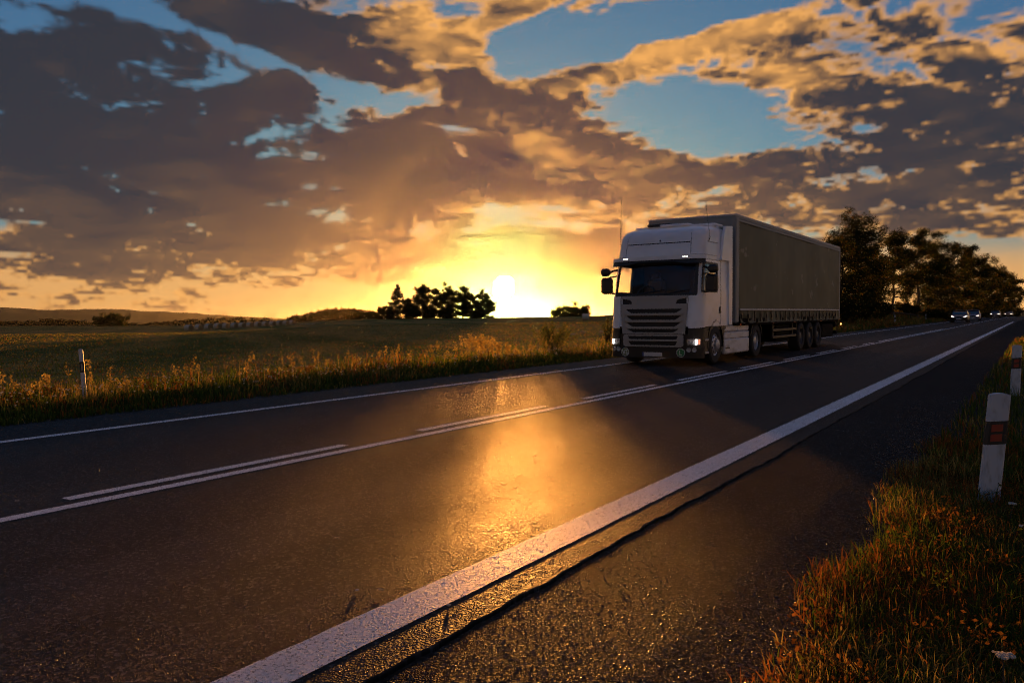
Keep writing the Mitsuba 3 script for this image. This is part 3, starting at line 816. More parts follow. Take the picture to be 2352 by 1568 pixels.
def plume(P, h, rng, cols, big=1.0):
    """A grass stalk with a seed plume: stem and spikelets."""
    out = []
    n = len(P)
    la = rng.random(n) * 6.283
    lv = np.stack([np.cos(la), np.sin(la), 0 * la], 1) * rng.uniform(.05, .30, (n, 1))
    tip = P + (np.array([0, 0, 1.]) + lv) * h[:, None]
    a = rng.random(n) * 6.283
    d = np.stack([np.cos(a), np.sin(a), 0 * a], 1) * (.0022 + .00010 * np.linalg.norm(P, axis=1))[:, None]
    v = np.stack([P - d, P + d, tip], 1).reshape(-1, 3)
    out.append((v, np.arange(n * 3).reshape(-1, 3), np.repeat(cols, 3, 0)))
    m = 26
    t = rng.uniform(.70, 1.02, (n, m))
    Q = (P[:, None] + (tip - P)[:, None] * t[..., None]).reshape(-1, 3)
    Q = Q + rng.normal(size=Q.shape) * (.016 * big) * np.repeat(np.sin(np.clip((t.reshape(-1) - .68) / .36, 0, 1) * np.pi)[:, None] + .25, 3, 1)
    out.append(leaves(Q, .045 * big, rng, np.repeat(cols, m, 0)))
    return out


# stalks with seed heads standing above the far verge
parts = []
P, L, S = scatter(230, 3, 45, 11.6, 15.5, rng)
parts += plume(P, rng.uniform(.25, .70, len(P)), rng, np.clip(STRAW * rng.uniform(.8, 1.6, (len(P), 1)), 0, .6), 1.0)
put_leaves('seed_head_stalks', parts, 'm_grass', label='tall grass stalks with drooping seed heads above the far verge', cat='grass stalks', kind='stuff')


def tussock(label, px, Y, n, rr, hh, seed, big):
    g = np.random.default_rng(seed)
    x, y = at(px, Y)
    q = g.normal(size=(n, 2)) * rr * np.array([1, .5])
    P = np.stack([x + q[:, 0], y + q[:, 1], height(x + q[:, 0], y + q[:, 1])], 1)
    key = thing('grass_tussock', label, 'tussock')
    put_leaves(key + '__seed_head', plume(P, hh * g.uniform(.7, 1.1, n), g, np.clip(STRAW * g.uniform(1.2, 2.0, (n, 1)), 0, .7), big), 'm_grass')
    q = g.normal(size=(n * 4, 2)) * rr * np.array([1, .5])
    P = np.stack([x + q[:, 0], y + q[:, 1], height(x + q[:, 0], y + q[:, 1])], 1)
    put_leaves(key + '__blade', [blades(P, hh * .6 * g.uniform(.5, 1, len(P)), .008 * np.ones(len(P)), g, grass_colors(P, g, .5, .05), .3)], 'm_grass')


tussock('bright tussock of tall seed heads glowing in the sun above the far verge', 1080, 21.5, 13, .20, .80, 901, 1.15)
tussock('tussock of glowing seed heads to the right of the tallest one', 1108, 21.7, 22, .24, .66, 902, 1.1)
tussock('low tussock of seed heads at the right end of the glowing group', 1150, 22, 12, .16, .5, 903, 1.3)

# small pale flower heads along the edge of the far verge
P, L, S = scatter(900, 3, 48, 11.2, 12.6, rng)
P[:, 2] += rng.uniform(.14, .34, len(P))
ico = trimesh.creation.icosahedron()
V = (P[:, None] + ico.vertices[None] * (.009 + .0004 * np.linalg.norm(P, axis=1))[:, None, None] * np.array([1, 1, .7])).reshape(-1, 3)
F = (ico.faces[None] + (np.arange(len(P)) * 12)[:, None, None]).reshape(-1, 3)
put('pale_flower_heads', trimesh.Trimesh(V, F, process=False), 'm_flower', True, label='small pale clover heads scattered along the far verge', cat='flowers', kind='stuff')


def umbel(name, label, x, y, h, rr, seed, group, stems=7, head=.007):
    g = np.random.default_rng(seed)
    z = float(height(x, y))
    key = thing(name, label, 'flower', group)
    o, t = np.array([x, y, z]), np.array([x + g.normal() * .03, y + g.normal() * .03, z + h])
    w = [tube([o, (o + t) / 2, t], [.004, .003, .002], 5)]
    hs = []
    for k in range(stems):
        a = k * 2.4
        e = t + np.array([math.cos(a), math.sin(a), 0]) * rr * math.sqrt(k / stems) + [0, 0, .35 * rr]
        w.append(tube([t, (t + e) / 2 + [0, 0, -.004], e], .0012, 4))
        for j in range(9):
            s = trimesh.creation.icosahedron()
            s.apply_scale(head * g.uniform(.7, 1.1))
            s.apply_translation(e + g.normal(size=3) * np.array([1, 1, .25]) * rr * .20)
            hs.append(s)
    put(key + '__stem', cat_(w), 'm_bark', True)
    put(key + '__flower_head', cat_(hs), 'm_flower', True)


umbel('yarrow', 'flat white flower head at the very bottom right of the verge', *at(2318, 2.62), .15, .028, 1, 'yarrow heads on the near verge', 9, .006)
umbel('yarrow', 'white flower head beside the foot of the nearer right marker post', *at(2325, 4.9), .12, .016, 2, 'yarrow heads on the near verge')
umbel('yarrow', 'white flower head below the nearer right marker post', *at(2312, 4.55), .09, .016, 3, 'yarrow heads on the near verge')
for i, (px, h) in enumerate([(1316, .62), (1338, .68), (1384, .66), (1432, .5)]):
    umbel('wild_umbel', ['leftmost pale flowering weed between the shrub and the lorry', 'taller pale flowering weed right of the shrub', 'pale flowering weed beside the thin sapling', 'pale flowering weed close to the lorry front'][i], *at(px, 26.5 + i * .3), h, .07, 20 + i, 'flowering weeds on the far verge', 8, .022)
# ------------------------------------------------------------------ the lorry: (u, s, w) = back from the cab front, left, up
L0, S0 = 18.72, 8.06
LORRY = thing('lorry', 'white articulated lorry with a grey curtain-sided trailer coming along the road', 'lorry')


def tk(mesh):
    v = np.asarray(mesh.vertices)
    return trimesh.Trimesh(R(L0 + v[:, 0], S0 + v[:, 1], v[:, 2]), mesh.faces, process=False)


def lp(name, mesh, bsdf, smooth=30, label=None, **kw):
    return put(f'{LORRY}__{name}', tk(mesh), bsdf, smooth, label, **kw)


CAB = np.array([  # w, front plane u, half width, corner radius
    [.18, .03, 1.19, .26], [.60, .00, 1.21, .28], [.95, .00, 1.215, .30], [1.76, .05, 1.215, .32], [2.20, .13, 1.20, .32], [2.62, .24, 1.185, .32], [2.75, .25, 1.185, .32], [3.08, .31, 1.17, .32],
    [3.26, .37, 1.16, .32], [3.36, .45, 1.145, .33], [3.44, .57, 1.12, .35], [3.50, .74, 1.07, .38], [3.545, .98, 1.0, .40], [3.565, 1.25, .9, .42]])
UB = 2.12


def F(q, w, off=0.0):
    """Point of the cab's skin: |q| < 1 across the front, 1..2 round the corner, 2..3 along the side (q > 0 is the lorry's near side, s < 0)."""
    q, w = np.broadcast_arrays(np.asarray(q, float), np.asarray(w, float))
    uf, b, r = (np.interp(w, CAB[:, 0], CAB[:, k]) for k in (1, 2, 3))
    sgn, a = np.where(q < 0, 1., -1.), np.abs(q)
    fr, cr, si = np.clip(a, 0, 1), np.clip(a - 1, 0, 1) * np.pi / 2, np.clip(a - 2, 0, 1)
    s = fr * (b - r) + r * np.sin(cr)
    u = uf + r * (1 - np.cos(cr)) + si * (UB - uf - r)
    nu, ns = -np.cos(cr), np.sin(cr)
    return np.stack([u + off * nu, sgn * (s + off * ns), w + 0 * u], -1)


def q_side(u, w):
    uf, r = np.interp(w, CAB[:, 0], CAB[:, 1]), np.interp(w, CAB[:, 0], CAB[:, 3])
    return 2 + (u - uf - r) / (UB - uf - r)


def patch(q0, q1, w0, w1, o0, o1, nq=8, nw=4):
    """A solid panel that follows the skin, from offset o0 to o1. w0, w1 may be functions of q."""
    q = np.linspace(q0, q1, nq + 1)
    if q0 < 1 < q1 or q0 < -1 < q1:
        q = np.unique(np.concatenate([q, [x for x in (-2, -1, 1, 2) if q0 < x < q1]]))
    t = np.linspace(0, 1, nw + 1)
    lo = np.array([w0(x) if callable(w0) else w0 for x in q])
    hi = np.array([w1(x) if callable(w1) else w1 for x in q])
    Wg = lo[:, None] + (hi - lo)[:, None] * t[None]
    Qg = np.repeat(q[:, None], nw + 1, 1)
    A, B = F(Qg, Wg, o0), F(Qg, Wg, o1)
    m1, m2 = grid_mesh(B), grid_mesh(A)
    m2.invert()
    sides = []
    for a, b in ((A[0], B[0]), (A[-1], B[-1]), (A[:, 0], B[:, 0]), (A[:, -1], B[:, -1])):
        sides.append(grid_mesh(np.stack([a, b], 0)))
    m = cat_([m1, m2] + sides)
    m.merge_vertices()
    trimesh.repair.fix_normals(m)
    return m


def front_poly(poly, d0, d1):
    """A polygon in (s right-positive as seen, w) on the flat front, from offset d0 to d1 proud of it."""
    m = extr(poly.segmentize(.25), d1 - d0)
    v = np.array(m.vertices)
    uf = np.interp(v[:, 1], CAB[:, 0], CAB[:, 1])
    m.vertices = np.stack([uf - d0 - v[:, 2], -v[:, 0], v[:, 1]], 1)
    trimesh.repair.fix_normals(m)
    return m


def round_rect(x0, x1, y0, y1, r):
    return sg.box(x0 + r, y0 + r, x1 - r, y1 - r).buffer(r, quad_segs=5)


# shell with holes where the windows are
WS0, WS1, QW = 1.78, 2.60, 1.42
SW0, SW1, U0, U1 = 1.86, 2.56, .50, 1.16
wrow = np.unique(np.concatenate([np.linspace(.98, WS0, 6), [SW0], np.linspace(SW0, SW1, 5), [WS1], np.linspace(WS1, 3.08, 5), [3.2, 3.26, 3.31, 3.36, 3.40, 3.44, 3.47, 3.50, 3.525, 3.545, 3.557, 3.565]]))
qh = np.concatenate([np.linspace(0, 1, 9), [1.12, 1.24, 1.34, QW, 1.52, 1.66, 1.76, 1.88, 2.0], [2.2, 2.5, 2.6, 2.8, 3.0]])
qcol = np.concatenate([-qh[:0:-1], qh])


def shell(off, hole=True):
    Qg, Wg = np.meshgrid(qcol, wrow, indexing='ij')
    P = F(Qg, Wg, off)
    vis = np.where(np.abs(Qg)[..., None] >= 2.0 - 1e-6, P, P)
    i = np.arange(Qg.size).reshape(Qg.shape)
    f = np.stack([i[:-1, :-1], i[1:, :-1], i[1:, 1:], i[:-1, 1:]], -1)
    qc, wc = np.abs((Qg[:-1, :-1] + Qg[1:, 1:]) / 2), (Wg[:-1, :-1] + Wg[1:, 1:]) / 2
    cut = ((qc < QW) & (wc > WS0) & (wc < WS1)) | ((qc > 1.66) & (qc < 2.5) & (wc > SW0) & (wc < SW1))
    f = f[~cut] if hole else f.reshape(-1, 4)
    # roof and back
    n0 = Qg.size
    top = i[:, -1]
    v = vis.reshape(-1, 3)
    tris = np.vstack([f[:, [0, 1, 2]], f[:, [0, 2, 3]]])
    fan = [[top[k], top[k + 1], top[len(top) - 1 - k - 1]] for k in range((len(top) - 1) // 2)] + [[top[k], top[len(top) - 1 - k - 1], top[len(top) - 1 - k]] for k in range((len(top) - 1) // 2)]
    back = []
    for k in range(len(wrow) - 1):
        a, b, c, d = i[0, k], i[-1, k], i[-1, k + 1], i[0, k + 1]
        back += [[a, b, c], [a, c, d]]
    m = trimesh.Trimesh(v, np.vstack([tris, fan, back]), process=False)
    m.update_faces(m.nondegenerate_faces())
    return m


lp('cab', shell(0), 'm_white', 28, 'white high-roofed driver cab')
lp('cab__lining', shell(-.05), 'm_inside', 28)
lp('cab__windscreen', patch(-QW + .01, QW - .01, WS0, WS1, -.016, -.012, 20, 5), 'm_glass', 30, 'wide dark windscreen that shows the bright far side window')
lp('cab__windscreen_seal', cat_([patch(-QW, QW, WS0 - .03, WS0 + .035, .002, .008, 24, 1), patch(-QW, QW, WS1 - .05, WS1 + .02, .002, .008, 24, 1), patch(QW - .13, QW + .03, WS0, WS1, .002, .009, 3, 4), patch(-QW - .03, -QW + .13, WS0, WS1, .002, .009, 3, 4)]), 'm_black')
for sg_ in (1, -1):
    a, b = sorted((sg_ * 1.66, sg_ * 2.5))
    lp('cab__side_window', patch(a, b, SW0, SW1, -.016, -.012, 6, 3), 'm_glass')
    fr_ = [patch(a, b, SW0 - .03, SW0 + .02, .002, .010, 4, 1), patch(a, b, SW1 - .02, SW1 + .03, .002, .010, 4, 1), patch(a - .015, a + .015, SW0, SW1, .002, .010, 1, 3), patch(b - .015, b + .015, SW0, SW1, .002, .010, 1, 3)]
    lp('cab__window_frame', cat_(fr_), 'm_black')
for s_ in (-.35, .50):
    a_, b_ = F(-s_, 1.80, .012), F(-s_ + .55, 1.88, .016)
    lp('wiper', cat_([tube([F(-s_ - .05, 1.765, .02), a_, b_], .012, 5), tube([F(-s_ + .05, 1.80, .02), F(-s_ + .80, 1.90, .02)], .010, 5)]), 'm_black')
# what can be made out inside
lp('cab__dashboard', cat_([box([.42, -1.0, 1.55], [.85, 1.0, 1.80], .08), box([.30, -.95, 1.70], [.45, .95, 1.77], .03)]), 'm_inside')
for s in (-.62, .62):
    lp('cab__seat', cat_([box([1.15, s - .27, 1.25], [1.65, s + .27, 1.45], .07), box([1.55, s - .26, 1.4], [1.75, s + .26, 2.25], .08), box([1.56, s - .14, 2.22], [1.70, s + .14, 2.42], .05)]), 'm_seat')
ring = [(.22 + .02 * math.cos(t), .02 * math.sin(t)) for t in np.linspace(0, 2 * np.pi, 9)]
wheel_ = revolve(ring, 24, 'z')
wheel_.apply_transform(trimesh.transformations.rotation_matrix(math.radians(-55), [0, 1, 0]))
wheel_.apply_translation([.95, .62, 1.86])
lp('cab__steering_wheel', wheel_, 'm_black')
lp('cab__curtain', cat_([box([1.85, -1.08, 1.3], [1.9, 1.08, 2.9], .02), box([1.0, -1.1, 2.62], [1.9, 1.1, 2.72], .03)]), 'm_seat')

# roof, visor, seams
lp('cab__sun_visor', patch(-1.62, 1.62, lambda q: 2.655, lambda q: 2.755 - .01 * abs(q), .04, .16, 22, 2), 'm_white', 25, 'white sun visor above the windscreen')
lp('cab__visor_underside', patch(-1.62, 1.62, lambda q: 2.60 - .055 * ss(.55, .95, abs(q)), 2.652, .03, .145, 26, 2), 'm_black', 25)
lp('cab__roof_seam', cat_([patch(-1.0, 1.0, 3.075, 3.10, .001, .004, 10, 1)]), 'm_black')
lp('cab__roof_panel', cat_([patch(-.985, .985, 2.80, 3.065, .001, .012, 10, 3)]), 'm_white', 25)
lp('cab__roof_panel_groove', cat_([patch(-.90, .90, 2.845, 2.862, .012, .017, 10, 1), patch(-.90, -.885, 2.862, 3.02, .012, .017, 1, 2), patch(.885, .90, 2.862, 3.02, .012, .017, 1, 2)]), 'm_white')
lp('cab__roof_lamp', trimesh.creation.icosphere(2, .022).apply_translation(F(.05, 3.15, .015)), 'm_black')
lp('cab__door_seam', cat_([patch(a, a + .012, 1.05, 2.66, .001, .004, 1, 8) for a in (2.66, -2.67)] + [patch(a, a + .012, 1.05, 1.82, .001, .004, 1, 8) for a in (1.97, -1.98)] + [patch(*sorted((s * 1.98, s * 2.66)), 2.655, 2.665, .001, .004, 5, 1) for s in (1, -1)]), 'm_black')
lp('cab__side_ridge', cat_([patch(*sorted((s * 2.05, s * 2.7)), 1.62, 1.635, .001, .012, 5, 1) for s in (1, -1)] + [patch(*sorted((s * 2.1, s * 2.75)), 1.17, 1.19, .001, .016, 5, 1) for s in (1, -1)]), 'm_white')
lp('cab__upper_seam', cat_([patch(*sorted((s * 1.05, s * 2.5)), 2.765, 2.775, .001, .004, 12, 1) for s in (1, -1)] + [patch(*sorted((s * 2.0, s * 2.5)), 3.10, 3.115, .001, .010, 5, 1) for s in (1, -1)] + [patch(*sorted((s * 1.02, s * 1.045)), 2.78, 3.40, .001, .004, 1, 8) for s in (1, -1)]), 'm_post_grey')
for s in (1, -1):
    pts = np.array([[UB - .62, 2.70], [UB - .46, 3.30], [UB - .30, 3.56], [UB + .20, 3.60], [UB + .20, 1.02], [UB - .02, 1.02], [UB - .02, 2.70]])
    m = extr(sg.Polygon(pts).buffer(.02), .07)
    v = np.array(m.vertices)
    m.vertices = np.stack([v[:, 0], s * (1.185 + v[:, 2] * (1 if s > 0 else 1)), v[:, 1]], 1)
    trimesh.repair.fix_normals(m)
    lp('cab__side_fairing', m, 'm_white', 25)
lp('cab__roof_cap', cat_([box([1.05, -.98, 3.55], [2.1, .98, 3.60], .02), box([.95, -.55, 3.585], [1.55, .25, 3.635], .02)]), 'm_white')
lp('cab__roof_hatch', box([1.0, -.05, 3.60], [1.5, .62, 3.665], .02), 'm_black')
lp('cab__air_deflector', cat_([box([1.55, -1.05, 3.6], [2.2, -.5, 3.66], .02)]), 'm_white')
for s, w0, w1, u in ((1.15, 3.02, 4.35, .55), (-1.16, 3.10, 4.10, .72)):
    lp('antenna', cat_([tube([[u, s, w0], [u + .03, s * 1.03, w0 + .12]], .012, 6), tube([[u + .03, s * 1.03, w0 + .12], [u - .04, s * 1.0, (w0 + w1) / 2], [u - .09, s * .97, w1]], [.006, .005, .004], 5)]), 'm_black')
for s in (1, -1):
    q = s * .93
    lp('marker_lamp', patch(*sorted((q - .10, q + .10)), 2.685, 2.735, .158, .168, 3, 1), 'm_black')
    for j in range(4):
        p = F(q - .066 + .044 * j, 2.71, .170)
        m = trimesh.creation.icosphere(1, .011)
        m.apply_scale([.6, 1.1, 1])
        m.apply_translation(p)
        lp('marker_lamp__bulb' if s > 0 else 'marker_lamp_001__bulb', m, 'm_signwhite', True, emitter=glow((1, .95, .88), 1.4))

# grille: a grey panel with dark slots between proud bars
slots = [(1.315, 1.425, .66), (1.145, 1.255, .645), (.975, 1.085, .63)]
panel = sg.Polygon([(-.90, 1.755), (.90, 1.755), (.925, 1.66), (.89, 1.35), (.84, .80), (-.84, .80), (-.89, 1.35), (-.925, 1.66)])
cuts = []
for a, b, h in slots + [(.835, .925, .60)]:
    cuts.append(sg.Polygon([(-h - .10, b), (h + .10, b), (h + .06, (a + b) / 2 + .02), (h - .06, a), (-h + .06, a), (-h - .06, (a + b) / 2 + .02)]))
vents = [sg.Polygon([(s * .60, 1.56), (s * .885, 1.56), (s * .905, 1.68), (s * .68, 1.655), (s * .62, 1.62)]).buffer(.01) for s in (1, -1)]
badge = round_rect(-.46, .46, 1.515, 1.66, .03)
body = panel
for c in cuts + vents:
    body = body.difference(c)
lp('grille', front_poly(body.difference(badge), .0, .035), 'm_grille', False, 'grey brown grille with wide dark slots')
lp('grille__badge_panel', front_poly(badge, .0, .022), 'm_grille', False)
lp('grille__mesh', front_poly(sg.box(-.86, .81, .86, 1.70), .012, .016), 'm_mesh')
for a, b, h in slots:
    bar = sg.Polygon([(-h - .16, a - .018), (-h - .12, a + .035), (-h + .06, a + .004), (h - .06, a + .004), (h + .12, a + .035), (h + .16, a - .018), (h - .02, a - .048), (-h + .02, a - .048)])
    lp('grille__bar', front_poly(bar, .036, .075), 'm_grille', False)
bar = sg.Polygon([(-.80, .800), (-.80, .93), (-.70, .93), (-.62, .855), (-.50, .828), (.50, .828), (.62, .855), (.70, .93), (.80, .93), (.80, .800)])
lp('grille__bar', front_poly(bar, .036, .07), 'm_grille', False)
low = round_rect(-.80, .80, .475, .785, .06).difference(sg.Polygon([(-.68, .745), (.68, .745), (.63, .66), (-.63, .66)])).difference(sg.Polygon([(-.66, .615), (.66, .615), (.60, .515), (-.60, .515)]))
lp('lower_grille', front_poly(low, .0, .065), 'm_grille', False, 'grey lower grille set in the black bumper')
lp('lower_grille__mesh', front_poly(sg.box(-.70, .50, .70, .76), .045, .05), 'm_mesh')
lp('lower_grille__bar', front_poly(sg.Polygon([(-.72, .64), (-.66, .672), (-.56, .655), (.56, .655), (.66, .672), (.72, .64), (.58, .622), (-.58, .622)]), .066, .095), 'm_grille', False)

# white corner panels reach down over the bumper
for s in (1, -1):
    lp('corner_panel', patch(*sorted((s * 1.02, s * 1.98)), lambda q: .94 + .02 * ss(1.3, 1.9, abs(q)), lambda q: 1.70 + .06 * ss(1.05, 1.5, abs(q)), .002, .028, 12, 6), 'm_white', 25, 'white corner panel beside the grille')
bump = cat_([patch(-1.98, 1.98, .20, .46, -.02, .045, 30, 3), patch(1.0, 2.02, .46, .93, -.10, .02, 12, 3), patch(-2.02, -1.0, .46, .93, -.10, .02, 12, 3), patch(-1.0, 1.0, .46, .80, -.06, -.01, 4, 1)])
lp('bumper', bump, 'm_black', 30, 'black front bumper with lamps, number plate and two round signs')
for s in (1, -1):
    k = lp('headlamp', patch(*sorted((s * .985, s * 1.66)), .535, .672, .018, .030, 10, 2), 'm_alu', 30)
    for c, r_ in ((1.05, .045), (1.17, .036)):
        m = revolve([(0, .0), (r_ * .5, .012), (r_, .02), (r_ * 1.15, .012), (r_ * 1.2, 0)], 16, 'x')
        p, p2 = F(s * c, .603, .030), F(s * c, .603, .04)
        m.apply_transform(trimesh.geometry.align_vectors([1, 0, 0], p2 - p))
        m.apply_translation(p)
        lp(k.split('__', 1)[1] + '__reflector', m, 'm_steel', True)
    for j in range(8):
        t = j / 7
        m = trimesh.creation.icosphere(1, .015)
        m.apply_translation(F(s * (1.40 + .05 * math.sin(t * np.pi)), .552 + .102 * t, .045))
        lp(k.split('__', 1)[1] + '__running_light', m, 'm_signwhite', True, emitter=glow((1, .97, .92), 3.5))
    for j in range(4):
        m = trimesh.creation.icosphere(1, .010)
        m.apply_translation(F(s * 1.56, .562 + .028 * j, .042))
        lp(k.split('__', 1)[1] + '__indicator', m, 'm_amber', True, emitter=glow((1, .16, .04), .9))
    lp(k.split('__', 1)[1] + '__lens', patch(*sorted((s * .985, s * 1.66)), .535, .672, .066, .069, 10, 2), 'm_lens', 30)
    for c in (1.03, 1.30):
        m = revolve([(.0, .0), (.035, .004), (.048, .012), (.055, .010), (.058, 0)], 18, 'x')
        p, p2 = F(s * c, .405, .046), F(s * c, .405, .06)
        m.apply_transform(trimesh.geometry.align_vectors([1, 0, 0], p2 - p))
        m.apply_translation(p)
        lp('fog_lamp', m, 'm_steel', True)


def disc(s, w, r_, off, h):
    return front_poly(sg.Point(-s, w).buffer(r_, quad_segs=10), off, off + h)


def lettering(text, hgt, s, w, off):
    m = meshkit.text_mesh(text, hgt, .004, bold=True)
    m.apply_translation([-m.bounds[:, 0].mean() - s, -m.bounds[:, 1].mean() + w, 0])
    v = np.array(m.vertices)
    m.vertices = np.stack([np.interp(v[:, 1], CAB[:, 0], CAB[:, 1]) - off - v[:, 2], -v[:, 0], v[:, 1]], 1)
    trimesh.repair.fix_normals(m)
    return m


for s, txt, bs, lab in ((-.74, 'L', 'm_green', 'round green sign with a white L'), (.76, 'VI', 'm_olive', 'round green sign with the letters VI')):
    k = lp('round_sign', disc(s, .335, .108, .047, .006), 'm_signwhite', label=lab)
    lp(k.split('__', 1)[1] + '__face', disc(s, .335, .096, .054, .003), bs)
    lp(k.split('__', 1)[1] + '__letter', lettering(txt, .105, s, .335, .0575), 'm_signwhite')
lp('number_plate', front_poly(round_rect(-.24, .25, .235, .335, .008), .047, .058), 'm_plate', label='blank pale number plate')
lp('number_plate__band', front_poly(sg.box(-.285, .235, -.242, .335), .047, .057), 'm_plate_blue')

# mirrors
for s in (-1, 1):
    off = 1.44
    m = cat_([box([.22, s * (off - .13), 2.28], [.46, s * (off + .10), 2.50], .06)])
    lp('mirror', cat_([box([.15, s * (off - .17), 1.83], [.345, s * (off + .13), 2.26], .055)]), 'm_black', 30)
    nm = 'mirror' if s < 0 else 'mirror_001'
    lp(nm + '__upper_mirror', box([.14, s * (off - .11), 2.30], [.33, s * (off + .14), 2.50], .06), 'm_black', 30)
    lp(nm + '__glass', box([.346, s * (off - .12), 1.90], [.346, s * (off + .08), 2.22]), 'm_mirror')
    lp(nm + '__arm', cat_([tube([[.40, s * 1.17, 2.46], [.30, s * 1.26, 2.44], [.25, s * 1.36, 2.38]], .026, 6), tube([[.42, s * 1.18, 2.30], [.27, s * 1.36, 2.27]], .018, 6), tube([[.38, s * 1.19, 1.84], [.30, s * 1.28, 1.84], [.26, s * 1.36, 1.90]], .026, 6)]), 'm_black')
lp('handle', patch(2.60, 2.655, 1.30, 1.47, .001, .02, 2, 3), 'm_black')
lp('handle', patch(-2.655, -2.60, 1.30, 1.47, .001, .02, 2, 3), 'm_black')

# wheels
def wheel(r_, wd, dual, face, front):
    """(tyre, rim, hub): axis along s, outer face at s = 0 toward -s."""
    t = [(r_ * .57, .02), (r_ * .62, .0), (r_ * .90, .0), (r_ * .975, .03), (r_, .075), (r_, wd - .075), (r_ * .975, wd - .03), (r_ * .90, wd), (r_ * .57, wd), (r_ * .57, .02)]
    tyre = revolve(t, 40, 'y')
    if dual:
        t2 = revolve(t, 40, 'y')
        t2.apply_translation([0, wd + .05, 0])
        tyre = cat_([tyre, t2])
    if front:
        rim = revolve([(r_ * .585, .02), (r_ * .56, .035), (r_ * .50, .05), (r_ * .47, .03), (r_ * .40, .0), (r_ * .30, -.012), (.14, -.01), (.14, -.05), (.10, -.075), (0, -.08)], 32, 'y')
    else:
        rim = revolve([(r_ * .585, .02), (r_ * .55, .06), (r_ * .52, .17), (r_ * .34, .175), (.13, .165), (.13, .05), (.09, .03), (0, .03)], 32, 'y')
    bolts = []
    for k in range(10):
        a = k * .6283
        c = trimesh.creation.cylinder(.016, .05, sections=6)
        c.apply_transform(trimesh.transformations.rotation_matrix(np.pi / 2, [1, 0, 0]))
        c.apply_translation([.165 * math.cos(a), -.02 if front else .15, .165 * math.sin(a)])
        bolts.append(c)
    holes = []
    for k in range(10):
        a = (k + .5) * .6283
        c = trimesh.creation.cylinder(.024, .012, sections=10)
        c.apply_transform(trimesh.transformations.rotation_matrix(np.pi / 2, [1, 0, 0]))
        c.apply_translation([r_ * .435 * math.cos(a), .012 if front else .172, r_ * .435 * math.sin(a)])
        holes.append(c)
    return tyre, rim, cat_(bolts), cat_(holes)


def put_wheel(u, side, r_, wd, dual, front, s_out):
    rim_ = 'm_dark_rim' if u > 8 else 'm_alu'
    ms = wheel(r_, wd, dual, side, front)
    keys = []
    for name, m, bs, sm in zip(('', '__rim', '__bolts', '__rim_holes'), ms, ('m_rubber', rim_, 'm_steel', 'm_black'), (35, 35, 30, 30)):
        v = np.array(m.vertices)
        f = m.faces
        if side > 0:                                  # mirrored for the far side
            v = v * [1, -1, 1]
            f = f[:, ::-1]
        m = trimesh.Trimesh(v + [u, side * s_out, r_ + .004], f, process=False)
        trimesh.repair.fix_normals(m)
        if name == '':
            k0 = lp('wheel', m, bs, sm)
            root = k0.split('__', 1)[1]
        else:
            lp(root + name, m, bs, sm)


for u, dual, front, r_, wd, so in ((1.20, False, True, .50, .32, 1.20), (4.70, True, False, .50, .29, 1.22), (10.0, False, False, .49, .38, 1.23), (11.28, False, False, .49, .38, 1.23), (12.56, False, False, .49, .38, 1.23)):
    for side in (-1, 1):
        put_wheel(u, side, r_, wd, dual, front, so)

# wheel arches, steps, skirts, tanks
for s in (-1, 1):
    t = np.linspace(math.radians(-8), math.radians(188), 22)
    ring_ = np.stack([1.20 + .60 * np.cos(t), .52 + .62 * np.sin(t)], 1)
    ring2 = np.stack([1.20 + .545 * np.cos(t), .52 + .555 * np.sin(t)], 1)
    m = extr(sg.Polygon(np.vstack([ring_, ring2[::-1]])), .34)
    v = np.array(m.vertices)
    m.vertices = np.stack([v[:, 0], s * (1.215 - v[:, 2]), v[:, 1]], 1)
    trimesh.repair.fix_normals(m)
    lp('mudguard', m, 'm_black', 30)
    lp('cab_step', cat_([box([.34, s * .8, .30], [.66, s * 1.20, .90], .03)]), 'm_black')
    nm = 'cab_step' if s < 0 else 'cab_step_001'
    for w_ in (.30, .62):
        lp(nm + '__tread', box([.36, s * 1.17, w_], [.60, s * 1.235, w_ + .045], .01), 'm_alu')
    lp('lower_cab', cat_([box([.40, s * .75, .85], [2.05, s * 1.19, 1.06], .04), box([1.78, s * .8, .60], [2.30, s * 1.17, 1.02], .04)]), 'm_black')
    lp('side_skirt', cat_([box([1.92, s * 1.10, .22], [4.05, s * 1.20, .62], .03), box([1.92, s * 1.09, .632], [4.05, s * 1.195, .80], .02), box([1.92, s * 1.08, .812], [3.02, s * 1.185, .985], .03), box([3.03, s * 1.08, .812], [4.05, s * 1.185, .985], .03)]), 'm_skirt', 30, 'white side skirt between the wheels of the tractor')
    nm = 'side_skirt' if s < 0 else 'side_skirt_001'
    lp(nm + '__step', box([1.98, s * 1.195, .36], [2.30, s * 1.21, .40], .004), 'm_black')
    t = np.linspace(math.radians(15), math.radians(165), 14)
    A_ = np.stack([4.70 + .60 * np.cos(t), .50 + .60 * np.sin(t)], 1)
    B_ = np.stack([4.70 + .575 * np.cos(t), .50 + .575 * np.sin(t)], 1)
    m = extr(sg.Polygon(np.vstack([A_, B_[::-1]])), .60)
    v = np.array(m.vertices)
    m.vertices = np.stack([v[:, 0], s * (1.22 - v[:, 2]), v[:, 1]], 1)
    trimesh.repair.fix_normals(m)
    lp('mudguard', m, 'm_black', 30)
    lp('fuel_tank', box([2.3, s * .55, .35], [3.9, s * 1.05, .95], .1), 'm_chassis')
